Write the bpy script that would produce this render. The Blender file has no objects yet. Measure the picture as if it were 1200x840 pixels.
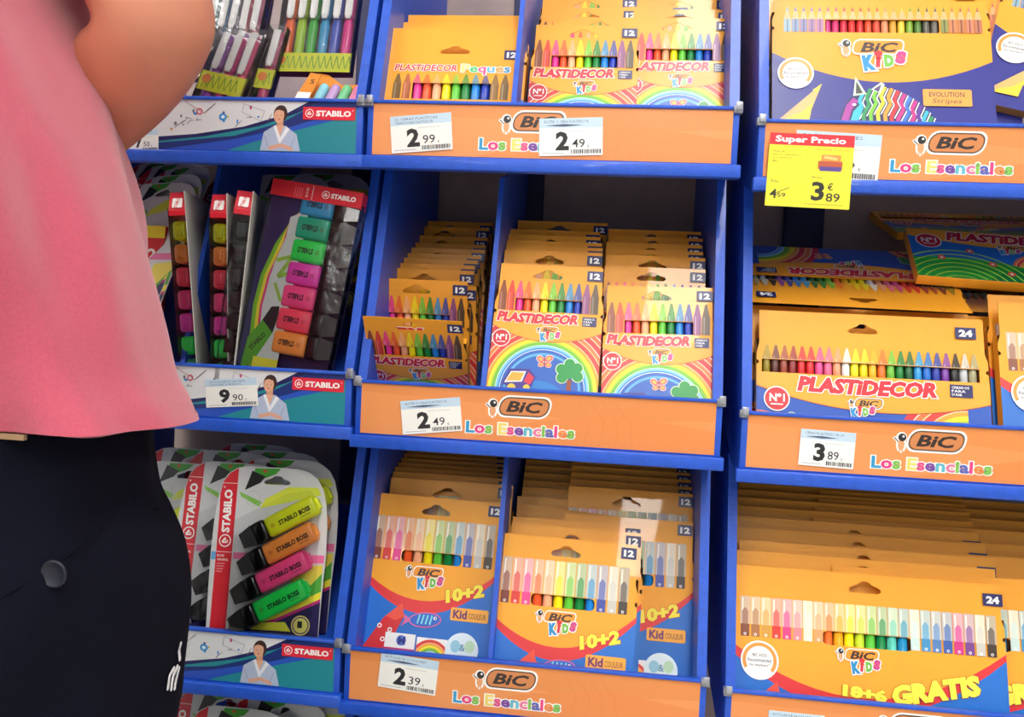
import bpy, bmesh, math, random
from mathutils import Vector, Matrix
from mathutils.geometry import tessellate_polygon
random.seed(7)
D = bpy.data; C = bpy.context.scene.collection; SC = bpy.context.scene
R = math.radians
Z0 = 1.35            # world height of the upper tray lip; everything below is written relative to it

# ------------------------------------------------------------------ camera
F = 1000.0
CAM = Vector((0.2974, -0.995, -0.2552))
_y, _p, _r = -0.1122, -0.0366, 0.0487
CW = Vector((math.sin(_y)*math.cos(_p), math.cos(_y)*math.cos(_p), math.sin(_p)))
CR = CW.cross(Vector((0, 0, 1))).normalized(); CU = CR.cross(CW)
CR, CU = math.cos(_r)*CR + math.sin(_r)*CU, -math.sin(_r)*CR + math.cos(_r)*CU
cd = D.cameras.new('camera'); cam = D.objects.new('camera', cd); C.objects.link(cam)
cd.sensor_width = 36; cd.lens = F/1200*36; cd.clip_start = 0.02
m = Matrix((CR, CU, -CW)).transposed().to_4x4(); m.translation = CAM + Vector((0, 0, Z0)); cam.matrix_world = m
SC.camera = cam
def at(x, y, Y):
    d = CW + CR*((x-600)/F) - CU*((y-420)/F)
    return CAM + d*((Y-CAM.y)/d.y)

# ------------------------------------------------------------------ colour management, world
SC.view_settings.view_transform = 'Standard'; SC.view_settings.look = 'None'
SC.view_settings.exposure = 0.06; SC.view_settings.gamma = 1.0; SC.view_settings.use_curve_mapping = False
w = D.worlds.new('store_light'); SC.world = w; w.use_nodes = True
w.node_tree.nodes['Background'].inputs[0].default_value = (1.0, 0.985, 0.96, 1)
w.node_tree.nodes['Background'].inputs[1].default_value = 0.56
SC.cycles.max_bounces = 8; SC.cycles.transparent_max_bounces = 24
LAMP = 25.0
# (centre x, centre y, size x, size y) of the fluorescent ceiling panels
LAMPS = [(0.62, -2.05, 0.30, 2.9), (-1.6, -2.05, 0.30, 2.9), (2.8, -2.05, 0.30, 2.9), (0.62, -5.6, 0.30, 2.6), (-1.6, -5.6, 0.30, 2.6)]
CEIL = 1.75

# ------------------------------------------------------------------ materials
def lin(c):
    return tuple(((v/255)/12.92 if v/255 <= .04045 else ((v/255+.055)/1.055)**2.4) for v in c)
MC = {}
def mat(name, col, rough=.5, metal=0, noise=0, nscale=60, bump=0, bscale=200, coat=0, alpha=1, emit=0, sheen=0, trans=0):
    if name in MC: return MC[name]
    mt = D.materials.new(name); mt.use_nodes = True; nt = mt.node_tree; b = nt.nodes['Principled BSDF']
    c = lin(col); b.inputs['Base Color'].default_value = (*c, 1)
    b.inputs['Roughness'].default_value = rough; b.inputs['Metallic'].default_value = metal
    b.inputs['Coat Weight'].default_value = coat; b.inputs['Alpha'].default_value = alpha
    b.inputs['Transmission Weight'].default_value = trans
    if sheen: b.inputs['Sheen Weight'].default_value = sheen; b.inputs['Sheen Roughness'].default_value = .4
    if emit:
        b.inputs['Emission Color'].default_value = (*c, 1); b.inputs['Emission Strength'].default_value = emit
    tc = nt.nodes.new('ShaderNodeTexCoord')
    if noise:
        n = nt.nodes.new('ShaderNodeTexNoise'); n.inputs['Scale'].default_value = nscale; n.inputs['Detail'].default_value = 5
        r = nt.nodes.new('ShaderNodeValToRGB'); r.color_ramp.elements[0].position = .3; r.color_ramp.elements[1].position = .7
        r.color_ramp.elements[0].color = (*[max(0, v*(1-noise)) for v in c], 1); r.color_ramp.elements[1].color = (*[min(1, v*(1+noise)) for v in c], 1)
        nt.links.new(tc.outputs['Object'], n.inputs['Vector']); nt.links.new(n.outputs['Fac'], r.inputs['Fac']); nt.links.new(r.outputs['Color'], b.inputs['Base Color'])
    if bump:
        n = nt.nodes.new('ShaderNodeTexNoise'); n.inputs['Scale'].default_value = bscale; n.inputs['Detail'].default_value = 3
        bp = nt.nodes.new('ShaderNodeBump'); bp.inputs['Strength'].default_value = bump; bp.inputs['Distance'].default_value = .002
        nt.links.new(tc.outputs['Object'], n.inputs['Vector']); nt.links.new(n.outputs['Fac'], bp.inputs['Height']); nt.links.new(bp.outputs['Normal'], b.inputs['Normal'])
    MC[name] = mt; return mt
def inkmat(name, rough, coat):
    mt = D.materials.new(name); mt.use_nodes = True; nt = mt.node_tree; b = nt.nodes['Principled BSDF']
    a = nt.nodes.new('ShaderNodeAttribute'); a.attribute_name = 'Ink'
    tc = nt.nodes.new('ShaderNodeTexCoord'); n = nt.nodes.new('ShaderNodeTexNoise'); n.inputs['Scale'].default_value = 9
    bp = nt.nodes.new('ShaderNodeBump'); bp.inputs['Strength'].default_value = .25; bp.inputs['Distance'].default_value = .004
    nt.links.new(tc.outputs['Object'], n.inputs['Vector']); nt.links.new(n.outputs['Fac'], bp.inputs['Height']); nt.links.new(bp.outputs['Normal'], b.inputs['Normal'])
    nt.links.new(a.outputs['Color'], b.inputs['Base Color']); b.inputs['Roughness'].default_value = rough; b.inputs['Coat Weight'].default_value = coat
    b.inputs['Coat Roughness'].default_value = .25
    return mt
INK = inkmat('printed_carton_ink', .42, .35)
INKM = inkmat('printed_paper_ink', .55, .0)
ORANGE = (245, 165, 38)
CARTON = mat('orange_carton', ORANGE, .42, coat=.35, noise=.03, nscale=20, bump=.15, bscale=9)
INNER = mat('carton_inside', (150, 95, 50), .8, noise=.1)
BLUE = mat('blue_tray_card', (30, 84, 200), .45, noise=.10, nscale=90, bump=.25, bscale=260, coat=.15)
NAVYP = mat('navy_upright_paint', (16, 22, 78), .5, noise=.05)
TAUPE = mat('back_panel_paint', (176, 156, 150), .7, noise=.06, nscale=40, bump=.2, bscale=300)
CLIPW = mat('worn_clip', (170, 175, 185), .35, metal=.6, noise=.35, nscale=120)
def clearmat():
    mt = D.materials.new('clear_plastic'); mt.use_nodes = True; nt = mt.node_tree; nt.nodes.remove(nt.nodes['Principled BSDF'])
    t = nt.nodes.new('ShaderNodeBsdfTransparent'); g = nt.nodes.new('ShaderNodeBsdfGlossy'); g.inputs['Roughness'].default_value = .18
    f = nt.nodes.new('ShaderNodeFresnel'); f.inputs['IOR'].default_value = 1.38; mx = nt.nodes.new('ShaderNodeMixShader')
    n = nt.nodes.new('ShaderNodeTexNoise'); n.inputs['Scale'].default_value = 45; bp = nt.nodes.new('ShaderNodeBump'); bp.inputs['Strength'].default_value = .5; bp.inputs['Distance'].default_value = .004
    tc = nt.nodes.new('ShaderNodeTexCoord'); nt.links.new(tc.outputs['Object'], n.inputs['Vector']); nt.links.new(n.outputs['Fac'], bp.inputs['Height']); nt.links.new(bp.outputs['Normal'], g.inputs['Normal'])
    t.inputs['Color'].default_value = (.96, .965, .97, 1)
    nt.links.new(f.outputs[0], mx.inputs[0]); nt.links.new(t.outputs[0], mx.inputs[1]); nt.links.new(g.outputs[0], mx.inputs[2]); nt.links.new(mx.outputs[0], nt.nodes['Material Output'].inputs['Surface']); return mt
CLEAR = clearmat()
CAPB = mat('black_cap', (12, 12, 15), .22, coat=.4)
NAVY = (24, 28, 92); WHITE = (244, 243, 240); RED = (214, 32, 48)

# ------------------------------------------------------------------ mesh helpers
def link(name, me, parent=None):
    o = D.objects.new(name, me); C.objects.link(o)
    if parent: o.parent = parent
    return o
def tag(o, label, cat, group=None):
    o['label'] = label; o['category'] = cat
    if group: o['group'] = group
    return o
def empty(name, loc=(0, 0, 0)):
    o = D.objects.new(name, None); C.objects.link(o); o.location = loc; o.empty_display_size = .02; return o
class MB:
    def __init__(s): s.v = []; s.f = []; s.mi = []; s.sm = []
    def add(s, vs, fs, mi=0, smooth=False):
        b = len(s.v); s.v += [tuple(v) for v in vs]
        for f in fs: s.f.append([b+i for i in f]); s.mi.append(mi); s.sm.append(smooth)
    def box(s, x0, x1, y0, y1, z0, z1, mi=0, M=None, bev=0):
        if bev:
            bm = bmesh.new(); bmesh.ops.create_cube(bm, size=1)
            for v in bm.verts: v.co = Vector(((x0+x1)/2+v.co.x*(x1-x0), (y0+y1)/2+v.co.y*(y1-y0), (z0+z1)/2+v.co.z*(z1-z0)))
            bmesh.ops.bevel(bm, geom=list(bm.edges), offset=bev, segments=2, profile=.5, affect='EDGES')
            bm.verts.index_update(); vs = [v.co.copy() for v in bm.verts]; fs = [[v.index for v in f.verts] for f in bm.faces]; bm.free()
            if M: vs = [M @ v for v in vs]
            s.add(vs, fs, mi, True); return s
        vs = [Vector((x, y, z)) for z in (z0, z1) for y in (y0, y1) for x in (x0, x1)]
        if M: vs = [M @ v for v in vs]
        s.add(vs, [(0, 2, 3, 1), (4, 5, 7, 6), (0, 1, 5, 4), (2, 6, 7, 3), (0, 4, 6, 2), (1, 3, 7, 5)], mi); return s
    def plate(s, loops, y0, y1, mi=0):
        """flat sheet in XZ with holes, front at y0, back at y1"""
        L = [[Vector((x, z, 0)) for x, z in lp] for lp in loops]
        tr = tessellate_polygon(L); fl = [p for l in L for p in l]
        n = len(fl)
        vs = [(p.x, y0, p.y) for p in fl] + [(p.x, y1, p.y) for p in fl]
        fs = []
        for t in tr:
            a, b, c = [fl[i] for i in t]
            if (b-a).cross(c-a).z < 0: t = (t[0], t[2], t[1])
            fs.append(tuple(t)); fs.append((t[2]+n, t[1]+n, t[0]+n))
        k = 0
        for l in L:
            for i in range(len(l)):
                a, b = k+i, k+(i+1) % len(l); fs.append((a, b, b+n, a+n))
            k += len(l)
        s.add(vs, fs, mi); return s
    def lathe(s, prof, n=12, mi=0, M=None, smooth=True, sx=1, sy=1):
        """prof: (radius, z) list; axis Z"""
        vs = []
        for r, z in prof:
            for i in range(n):
                a = 2*math.pi*i/n; vs.append(Vector((r*sx*math.cos(a), r*sy*math.sin(a), z)))
        if M: vs = [M @ v for v in vs]
        fs = [(j*n+i, j*n+(i+1) % n, (j+1)*n+(i+1) % n, (j+1)*n+i) for j in range(len(prof)-1) for i in range(n)]
        fs += [tuple(range(n-1, -1, -1)), tuple((len(prof)-1)*n+i for i in range(n))]
        s.add(vs, fs, mi, smooth); return s
    def prism(s, pts, x0, x1, mi=0):
        """polygon in YZ extruded along X"""
        n = len(pts); s.add([(x0, y, z) for y, z in pts]+[(x1, y, z) for y, z in pts],
            [tuple(range(n)), tuple(range(2*n-1, n-1, -1))]+[(i, i+n, (i+1) % n+n, (i+1) % n) for i in range(n)], mi); return s
    def mesh(s, name, mats):
        me = D.meshes.new(name); me.from_pydata(s.v, [], s.f)
        for q in (mats if isinstance(mats, (list, tuple)) else [mats]): me.materials.append(q)
        me.polygons.foreach_set('material_index', s.mi); me.polygons.foreach_set('use_smooth', s.sm)
        me.update(); return me
    def build(s, name, mats, parent=None): return link(name, s.mesh(name, mats), parent)

# ------------------------------------------------------------------ lettering
TC = {}
def glyphs(txt, off=0.0, shear=0.0, res=2):
    k = (txt, off, shear, res)
    if k in TC: return TC[k]
    cu = D.curves.new('t', 'FONT'); cu.body = txt; cu.offset = off; cu.shear = shear; cu.resolution_u = res; cu.fill_mode = 'FRONT'
    o = D.objects.new('t', cu); me = D.meshes.new_from_object(o)
    vs = [(v.co.x, v.co.y) for v in me.vertices]; fs = [tuple(p.vertices) for p in me.polygons]
    D.objects.remove(o); D.meshes.remove(me); D.curves.remove(cu)
    xs = [v[0] for v in vs] or [0]; ys = [v[1] for v in vs] or [0]
    TC[k] = (vs, fs, (min(xs), max(xs), min(ys), max(ys))); return TC[k]
def clip(poly, x0, x1, y0, y1):
    for ax, lim, sg in ((0, x0, 1), (0, x1, -1), (1, y0, 1), (1, y1, -1)):
        out = []; n = len(poly)
        for i in range(n):
            a, b = poly[i], poly[(i+1) % n]; da, db = sg*(a[ax]-lim), sg*(b[ax]-lim)
            if da >= 0: out.append(a)
            if (da >= 0) != (db >= 0):
                t = da/(da-db); out.append((a[0]+(b[0]-a[0])*t, a[1]+(b[1]-a[1])*t))
        poly = out
        if len(poly) < 3: return []
    return poly
def mix(a, b, t): return tuple(a[i]*(1-t)+b[i]*t for i in range(3))
class Art:
    """flat printed artwork; coordinates in mm, x from left, y DOWN from the top edge"""
    def __init__(s, W, H): s.W = W; s.H = H; s.v = []; s.f = []; s.c = []; s.z = 0; s.clip = (0, W, 0, H)
    def raw(s, polys, col):
        y = -(0.00006+s.z*0.000012); s.z += 1
        for p in polys:
            p = clip(p, *s.clip)
            if not p: continue
            a = sum(p[i][0]*p[(i+1) % len(p)][1]-p[(i+1) % len(p)][0]*p[i][1] for i in range(len(p)))
            if abs(a) < 1e-6: continue
            if a > 0: p = p[::-1]
            b = len(s.v); s.v += [(q[0]/1000, y, (s.H-q[1])/1000) for q in p]; s.f.append(list(range(b, b+len(p)))); s.c.append(col)
    def poly(s, pts, col):
        V = [Vector((x, y, 0)) for x, y in pts]
        s.raw([[pts[i] for i in t] for t in tessellate_polygon([V])], col)
    def outlined(s, pts, col, ocol, g):
        cx = sum(p[0] for p in pts)/len(pts); cy = sum(p[1] for p in pts)/len(pts)
        o = []
        for x, y in pts:
            d = math.hypot(x-cx, y-cy) or 1; o.append((x+(x-cx)/d*g, y+(y-cy)/d*g))
        s.poly(o, ocol); s.poly(pts, col)
    def rect(s, x0, y0, x1, y1, col, rot=0):
        s.raw([s.rotp([(x0, y0), (x1, y0), (x1, y1), (x0, y1)], rot, (x0+x1)/2, (y0+y1)/2)], col)
    def rotp(s, pts, a, cx, cy):
        if not a: return pts
        c, n = math.cos(R(a)), math.sin(R(a)); return [(cx+(x-cx)*c-(y-cy)*n, cy+(x-cx)*n+(y-cy)*c) for x, y in pts]
    def rrect(s, x0, y0, x1, y1, r, col, rot=0, sk=0):
        p = []
        for cx, cy, a in ((x1-r, y0+r, -90), (x1-r, y1-r, 0), (x0+r, y1-r, 90), (x0+r, y0+r, 180)):
            for k in range(5): p.append((cx+r*math.cos(R(a+k*22.5)), cy+r*math.sin(R(a+k*22.5))))
        my = (y0+y1)/2; p = [(x-(y-my)*sk, y) for x, y in p]
        s.poly(s.rotp(p, rot, (x0+x1)/2, my), col)
    def ell(s, cx, cy, rx, ry, col, n=24, rot=0):
        s.raw([s.rotp([(cx+rx*math.cos(2*math.pi*i/n), cy+ry*math.sin(2*math.pi*i/n)) for i in range(n)], rot, cx, cy)], col)
    def ring(s, cx, cy, r0, r1, col, a0=0, a1=360, n=36):
        P = []
        for i in range(n):
            a, b = R(a0+(a1-a0)*i/n), R(a0+(a1-a0)*(i+1)/n)
            P.append([(cx+r*math.cos(t), cy+r*math.sin(t)) for r, t in ((r0, a), (r1, a), (r1, b), (r0, b))])
        s.raw(P, col)
    def line(s, pts, wd, col):
        P = []
        for (x0, y0), (x1, y1) in zip(pts, pts[1:]):
            l = math.hypot(x1-x0, y1-y0) or 1; nx, ny = -(y1-y0)/l*wd/2, (x1-x0)/l*wd/2
            P.append([(x0+nx, y0+ny), (x1+nx, y1+ny), (x1-nx, y1-ny), (x0-nx, y0-ny)])
        s.raw(P, col)
    def band(s, top, bot, col):
        s.raw([[top[i], top[i+1], bot[i+1], bot[i]] for i in range(len(top)-1)], col)
    def text(s, t, x, y, w_, h, col, off=.012, shear=0, rot=0, out=None, og=.05, res=2, arch=0):
        """fits the lettering in the box x, y (top-left), w, h"""
        _, _, (a0, a1, b0, b1) = glyphs(t, off, shear, res)
        cx, cy = x+w_/2, y+h/2
        def T(v):
            u = (v[0]-a0)/(a1-a0); px = x+u*w_; py = y+h-(v[1]-b0)/(b1-b0)*h + arch*((2*u-1)**2)
            return (px, py)
        if out:
            vs, fs, _ = glyphs(t, off+og, shear, res); q = s.rotp([T(v) for v in vs], rot, cx, cy); s.raw([[q[i] for i in f] for f in fs], out)
        vs, fs, _ = glyphs(t, off, shear, res); q = s.rotp([T(v) for v in vs], rot, cx, cy); s.raw([[q[i] for i in f] for f in fs], col)
    def letters(s, t, x, y, w_, h, cols, off=.03, out=None, og=.07, shear=0):
        full = glyphs(t, off, shear)[2]; sc = w_/(full[1]-full[0]); bb = glyphs('L', off, shear)[2]; vy = h/(bb[3]-bb[2])
        todo = []
        for i, ch in enumerate(t):
            if ch == ' ': continue
            g = glyphs(ch, off, shear)[2]; right = glyphs(t[:i+1], off, shear)[2][1]
            dx = right-g[1]-full[0]; todo.append((ch, dx, cols[len(todo) % len(cols)]))
        for o, pick in (((off+og, 1),) if out else ())+((off, 0),):
            for ch, dx, col in todo:
                vs, fs, _ = glyphs(ch, o, shear); q = [(x+(v[0]+dx)*sc, y+h-(v[1]-bb[2])*vy) for v in vs]
                s.raw([[q[i] for i in f] for f in fs], out if pick else col)
    def mesh(s, name, m=None):
        me = D.meshes.new(name); me.from_pydata(s.v, [], s.f); me.materials.append(m or INK)
        ca = me.color_attributes.new('Ink', 'FLOAT_COLOR', 'CORNER'); buf = []
        for f, c in zip(s.f, s.c): buf += list((*lin(c), 1.0))*len(f)
        ca.data.foreach_set('color', buf); me.update(); return me
    def build(s, name, parent=None, m=None): return link(name, s.mesh(name, m), parent)

# ---- marks
def penman(a, x, y, s):
    a.ell(x, y+4*s, 4.6*s, 7.5*s, WHITE, 16); a.ell(x, y-3*s, 5*s, 5*s, WHITE, 16)
    a.line([(x-1.5*s, y+2.4*s), (x-7*s, y-3*s)], 2.6*s, WHITE); a.line([(x-1.5*s, y+2.4*s), (x-6.6*s, y-2.6*s)], 1*s, (70, 50, 40))
    a.ell(x, y+4*s, 3*s, 5.4*s, (225, 160, 110), 14); a.ell(x+.6*s, y-3*s, 3.7*s, 3.7*s, (30, 28, 34), 16); a.ell(x+1.6*s, y-4*s, 1.1*s, 1.1*s, WHITE, 8)
    a.line([(x-1.4*s, y+9*s), (x-1.8*s, y+11.5*s)], 1.4*s, (225, 160, 110)); a.line([(x+1.4*s, y+9*s), (x+1.8*s, y+11.5*s)], 1.4*s, (225, 160, 110))
def biclogo(a, x, y, s, fill=(205, 130, 75), edge=(90, 62, 45), man=True):
    """x, y centre of the capsule; s = 1 gives a 48 mm capsule"""
    if man: penman(a, x-31*s, y+1*s, s)
    a.rrect(x-26*s, y-11*s, x+26*s, y+11*s, 9*s, WHITE, sk=.25); a.rrect(x-24.3*s, y-9.3*s, x+24.3*s, y+9.3*s, 8*s, edge, sk=.25)
    a.rrect(x-23*s, y-8*s, x+23*s, y+8*s, 7*s, fill, sk=.25)
    a.text('BiC', x-18*s, y-5.6*s, 36*s, 11.2*s, (42, 28, 26), off=.035, shear=.25)
def kids(a, x, y, s):
    for ch, dx, dy, r_, c, k in (('K', 0, 0, -8, (20, 140, 200), 1.15), ('i', 9.5, 0, 4, RED, .9), ('D', 15.5, -.5, -4, (110, 185, 60), .9), ('S', 24, -3.5, 12, (205, 60, 130), .95)):
        wch = (8 if ch != 'i' else 4)*k*s; h = 12*k*s
        a.text(ch, x+dx*s, y+dy*s, wch, h, c, off=.085, rot=r_, out=WHITE, og=.08)
    a.ell(x+11.5*s, y-1*s, 3.1*s, 2.6*s, RED, 12)
def kidslogo(a, x, y, s):
    penman(a, x-31*s, y-1*s, 1.0*s)
    a.rrect(x-25*s, y-9*s, x+22*s, y+8*s, 6*s, WHITE, sk=.2); a.rrect(x-23.6*s, y-7.6*s, x+20.6*s, y+6.6*s, 5*s, (240, 150, 30), sk=.2)
    a.text('BiC', x-18*s, y-5.6*s, 35*s, 11*s, (48, 26, 22), off=.035, shear=.25)
    kids(a, x-16*s, y+8*s, 1.25*s)
def swan(a, x, y, r, fg, bg):
    a.ell(x, y, r, r, fg, 20); a.ell(x, y, r*.82, r*.82, bg, 20)
    a.poly([(x-.55*r, y+.1*r), (x-.1*r, y-.5*r), (x+.2*r, y-.45*r), (x+.05*r, y-.1*r), (x+.5*r, y-.1*r), (x+.45*r, y+.35*r), (x-.4*r, y+.4*r)], fg)
    a.line([(x-.2*r, y+.05*r), (x+.4*r, y+.1*r)], .12*r, bg)
def seal(a, x, y, r):
    a.ell(x, y, r, r, WHITE, 28); a.ring(x, y, r*.72, r*.9, (225, 150, 60), 150, 400); 
    a.text('BIC KIDS', x-r*.38, y-r*.34, r*.76, r*.16, (50, 40, 60)); a.text('Recommended', x-r*.62, y-r*.1, r*1.24, r*.19, (50, 40, 60)); a.text('by teachers"', x-r*.52, y+r*.17, r*1.04, r*.18, (50, 40, 60))
def none_one(a, x, y, r):
    a.ell(x, y, r*1.06, r*1.06, WHITE, 24); a.ell(x, y, r*.96, r*.96, (205, 30, 45), 24)
    a.text('Nº1', x-r*.6, y-r*.45, r*1.25, r*.7, WHITE, off=.03); a.rect(x-r*.5, y+r*.42, x+r*.5, y+r*.52, WHITE)
def badge(a, x0, y0, x1, y1, t):
    a.rect(x0, y0, x1, y1, NAVY); w_ = x1-x0; h = y1-y0
    a.text(t, x0+w_*.17, y0+h*.2, w_*.66, h*.6, WHITE, off=.05)
def hole_pts(cx, cy, w_, h, H):
    """hump shaped hanging hole, mm from the top -> loop in metres"""
    p = [(-.5, .28), (-.42, .5), (.42, .5), (.5, .28), (.44, .05), (.2, -.22), (.12, -.46), (0, -.5), (-.12, -.46), (-.2, -.22), (-.44, .05)]
    return [((cx+u*w_)/1000, (H-(cy+v*h))/1000) for u, v in p]

CRAYC = [(112, 42, 40), (214, 40, 46), (232, 50, 150), (235, 86, 40), (246, 172, 130), (246, 226, 20), (96, 196, 60), (20, 128, 60), (30, 130, 215), (35, 60, 175), (110, 50, 150), (38, 34, 42)]
CRAY24 = [(150, 130, 30), (90, 42, 38), (150, 66, 48), (140, 40, 44), (214, 36, 44), (225, 40, 48), (232, 80, 150), (240, 105, 150), (245, 160, 120), (235, 235, 235), (248, 232, 30), (244, 215, 20), (244, 180, 30), (240, 115, 40), (110, 190, 60), (20, 125, 55), (24, 95, 55), (40, 150, 220), (30, 110, 205), (40, 60, 165), (120, 60, 160), (30, 30, 34), (190, 195, 200), (160, 155, 120)]
PEN24 = [(120, 60, 50), (160, 100, 60), (205, 150, 60), (214, 40, 46), (225, 50, 140), (240, 130, 150), (240, 235, 225), (240, 160, 110), (240, 110, 40), (245, 165, 30), (246, 226, 20), (190, 215, 50), (90, 190, 60), (20, 130, 70), (90, 200, 180), (30, 140, 190), (190, 225, 235), (40, 140, 210), (60, 120, 200), (30, 80, 180), (200, 30, 140), (100, 50, 150), (190, 195, 200), (38, 34, 42)]
COLM = {}
def colmat(c, rough=.38):
    k = (c, rough)
    if k not in COLM: COLM[k] = mat('wax_%02x%02x%02x_%d' % (int(c[0]), int(c[1]), int(c[2]), rough*100), c, rough, coat=.2, noise=.04)
    return COLM[k]

# ------------------------------------------------------------------ cartons
class Proto:
    def __init__(s, W, H, parts): s.W = W; s.H = H; s.parts = parts   # parts: (name, mesh, offset, level) ; sub-parts directly follow
def carton_mesh(W, H, body, t, holes, notch=None, taper=3, m=None):
    w_, h = W/1000, H/1000
    nz = notch if notch else 0
    out = [(0, 0), (w_, 0)]
    if nz:
        z = h-nz/1000; r = .0028
        out += [(w_, z-r), (w_-r, z-r*.5), (w_-r, z+r*.5), (w_, z+r), (w_, z+.012), (w_-taper/1000, z+.022), (w_-taper/1000, h), (taper/1000, h), (taper/1000, z+.022), (0, z+.012), (0, z+r), (r, z+r*.5), (r, z-r*.5), (0, z-r)]
    else: out += [(w_, h), (0, h)]
    b = MB(); b.plate([out]+holes, 0, .0006)
    hb = body/1000; tt = t/1000; y0 = .0006
    b.add([(0, y0, 0), (w_, y0, 0), (w_, tt, 0), (0, tt, 0), (0, y0, hb), (w_, y0, hb), (w_, tt, hb), (0, tt, hb)], [(0, 3, 2, 1), (4, 5, 6, 7), (1, 2, 6, 5), (2, 3, 7, 6), (3, 0, 4, 7)], 0)
    i = .0005
    b.add([(i, y0, i), (w_-i, y0, i), (w_-i, tt-i, i), (i, tt-i, i), (i, y0, hb-i), (w_-i, y0, hb-i), (w_-i, tt-i, hb-i), (i, tt-i, hb-i)], [(0, 1, 2, 3), (4, 7, 6, 5), (1, 5, 6, 2), (2, 6, 7, 3), (3, 7, 4, 0)], 1)
    return b.mesh('carton', [m or CARTON, INNER])
def rr_loop(x0, y0, x1, y1, r, H):
    p = []
    for cx, cy, a in ((x1-r, y0+r, -90), (x1-r, y1-r, 0), (x0+r, y1-r, 90), (x0+r, y0+r, 180)):
        for k in range(4): p.append(((cx+r*math.cos(R(a+k*30)))/1000, (H-(cy+r*math.sin(R(a+k*30))))/1000))
    return p
def rod_mesh(c, r, L, tip, n=10, rough=.38):
    b = MB(); b.lathe([(r, 0), (r, L), (r*.93, L+.0005), (r*.3, L+tip), (r*.15, L+tip+.001)] if tip else [(r*.9, 0), (r, .001), (r, L)], n)
    return b.mesh('rod', colmat(c, rough))
ROD = {}
def rod(c, r, L, tip, rough=.38):
    k = (c, r, L, tip, rough)
    if k not in ROD: ROD[k] = rod_mesh(*k[:4], rough=rough)
    return ROD[k]
def printed_crayon(a, cx, top, tipl, bot, hw, c, fade=.22):
    cc = mix(c, ORANGE, fade)
    a.poly([(cx-hw, bot), (cx-hw, top+tipl), (cx-hw*.25, top), (cx+hw*.25, top), (cx+hw, top+tipl), (cx+hw, bot)], cc)
    a.line([(cx-hw*.45, bot), (cx-hw*.45, top+tipl*.9)], hw*.28, mix(cc, WHITE, .35)); a.line([(cx+hw*.55, bot), (cx+hw*.55, top+tipl)], hw*.3, mix(cc, (30, 20, 20), .25))
def printed_pen(a, cx, top, capb, bot, hw, c):
    a.rrect(cx-hw, top, cx+hw, capb, 1.2, mix(c, (246, 226, 190), .74)); a.rect(cx-hw*.1-hw*.55, top+2, cx-hw*.35, capb, (250, 240, 222))
    m_ = top+(capb-top)*.42
    a.poly([(cx-hw*.62, capb), (cx-hw*.62, m_+4), (cx-hw*.2, m_), (cx+hw*.2, m_), (cx+hw*.62, m_+4), (cx+hw*.62, capb)], mix(c, (246, 226, 190), .38))
    if bot > capb:
        a.rect(cx-hw*.88, capb, cx+hw*.88, bot, mix(c, ORANGE, .1)); a.ring(cx, bot-2.6, .9, 1.6, WHITE, n=10)
def rainbow(a, cx, cy, r0, bands, wd, a0=180, a1=360):
    r = r0
    for c, k in bands: a.ring(cx, cy, r, r+wd*k, c, a0, a1, 30); r += wd*k
RB = [((232, 240, 246), .25), ((40, 130, 215), .5), ((120, 200, 235), .8), ((232, 240, 246), .2), ((110, 190, 60), 1), ((170, 205, 50), .5), ((248, 228, 40), 1.1), ((245, 165, 50), 1), ((250, 215, 170), .25), ((228, 60, 50), 1.5), ((250, 215, 160), .3), ((240, 120, 60), 1.2), ((250, 225, 205), .3), ((215, 45, 50), 1.7), ((250, 215, 170), .35), ((236, 100, 56), 1.4), ((250, 225, 205), .35), ((214, 50, 50), 1.8), ((250, 215, 170), .4), ((236, 96, 60), 1.6), ((250, 215, 170), .4), ((215, 60, 50), 2.0)]
def butterfly(a, x, y, s):
    for dx, dy, rx, ry, r_ in ((-5, -3, 4.5, 3.4, 35), (4.5, -4, 5, 3.4, -30), (-3.5, 3, 3.4, 2.6, -30), (4, 3, 3.6, 2.8, 30)):
        a.ell(x+dx*s, y+dy*s, (rx+.7)*s, (ry+.7)*s, (250, 225, 210), 14, r_)
    for dx, dy, rx, ry, r_ in ((-5, -3, 4.5, 3.4, 35), (4.5, -4, 5, 3.4, -30), (-3.5, 3, 3.4, 2.6, -30), (4, 3, 3.6, 2.8, 30)):
        a.ell(x+dx*s, y+dy*s, rx*s, ry*s, (215, 90, 110), 14, r_); a.ell(x+dx*s, y+dy*s, rx*.6*s, ry*.55*s, (240, 180, 60), 12, r_)
    a.line([(x-.5*s, y-5*s), (x+.5*s, y+6*s)], 1.3*s, (120, 40, 80))
def clover(a, x, y, s):
    P = [(0, -9), (8, -5), (-8, -3), (9, 4), (-7, 6)]
    for dx, dy in P: a.ell(x+dx*s, y+dy*s, 6.4*s, 6.4*s, (225, 240, 200), 14)
    for dx, dy in P: a.ell(x+dx*s, y+dy*s, 5.6*s, 5.6*s, (25, 150, 70), 14)
    a.ell(x, y, 8*s, 7*s, (25, 150, 70), 14); a.rect(x-1.6*s, y+8*s, x+3*s, y+20*s, (150, 70, 30))
def curve3(xs, f): return [(x, f(x)) for x in xs]
def lerpq(W, yl, ym, yr, n=16):
    """parabola through left, middle and right heights"""
    P = []
    for i in range(n+1):
        t = i/n; P.append((W*t, yl*(1-t)*(1-2*t)+ym*4*t*(1-t)+yr*t*(2*t-1)))
    return P
def below(a, P, col): a.band(P, [(x, a.H+1) for x, y in P], col)
def above(a, P, y0, col): a.band([(x, y0) for x, y in P], P, col)

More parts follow.
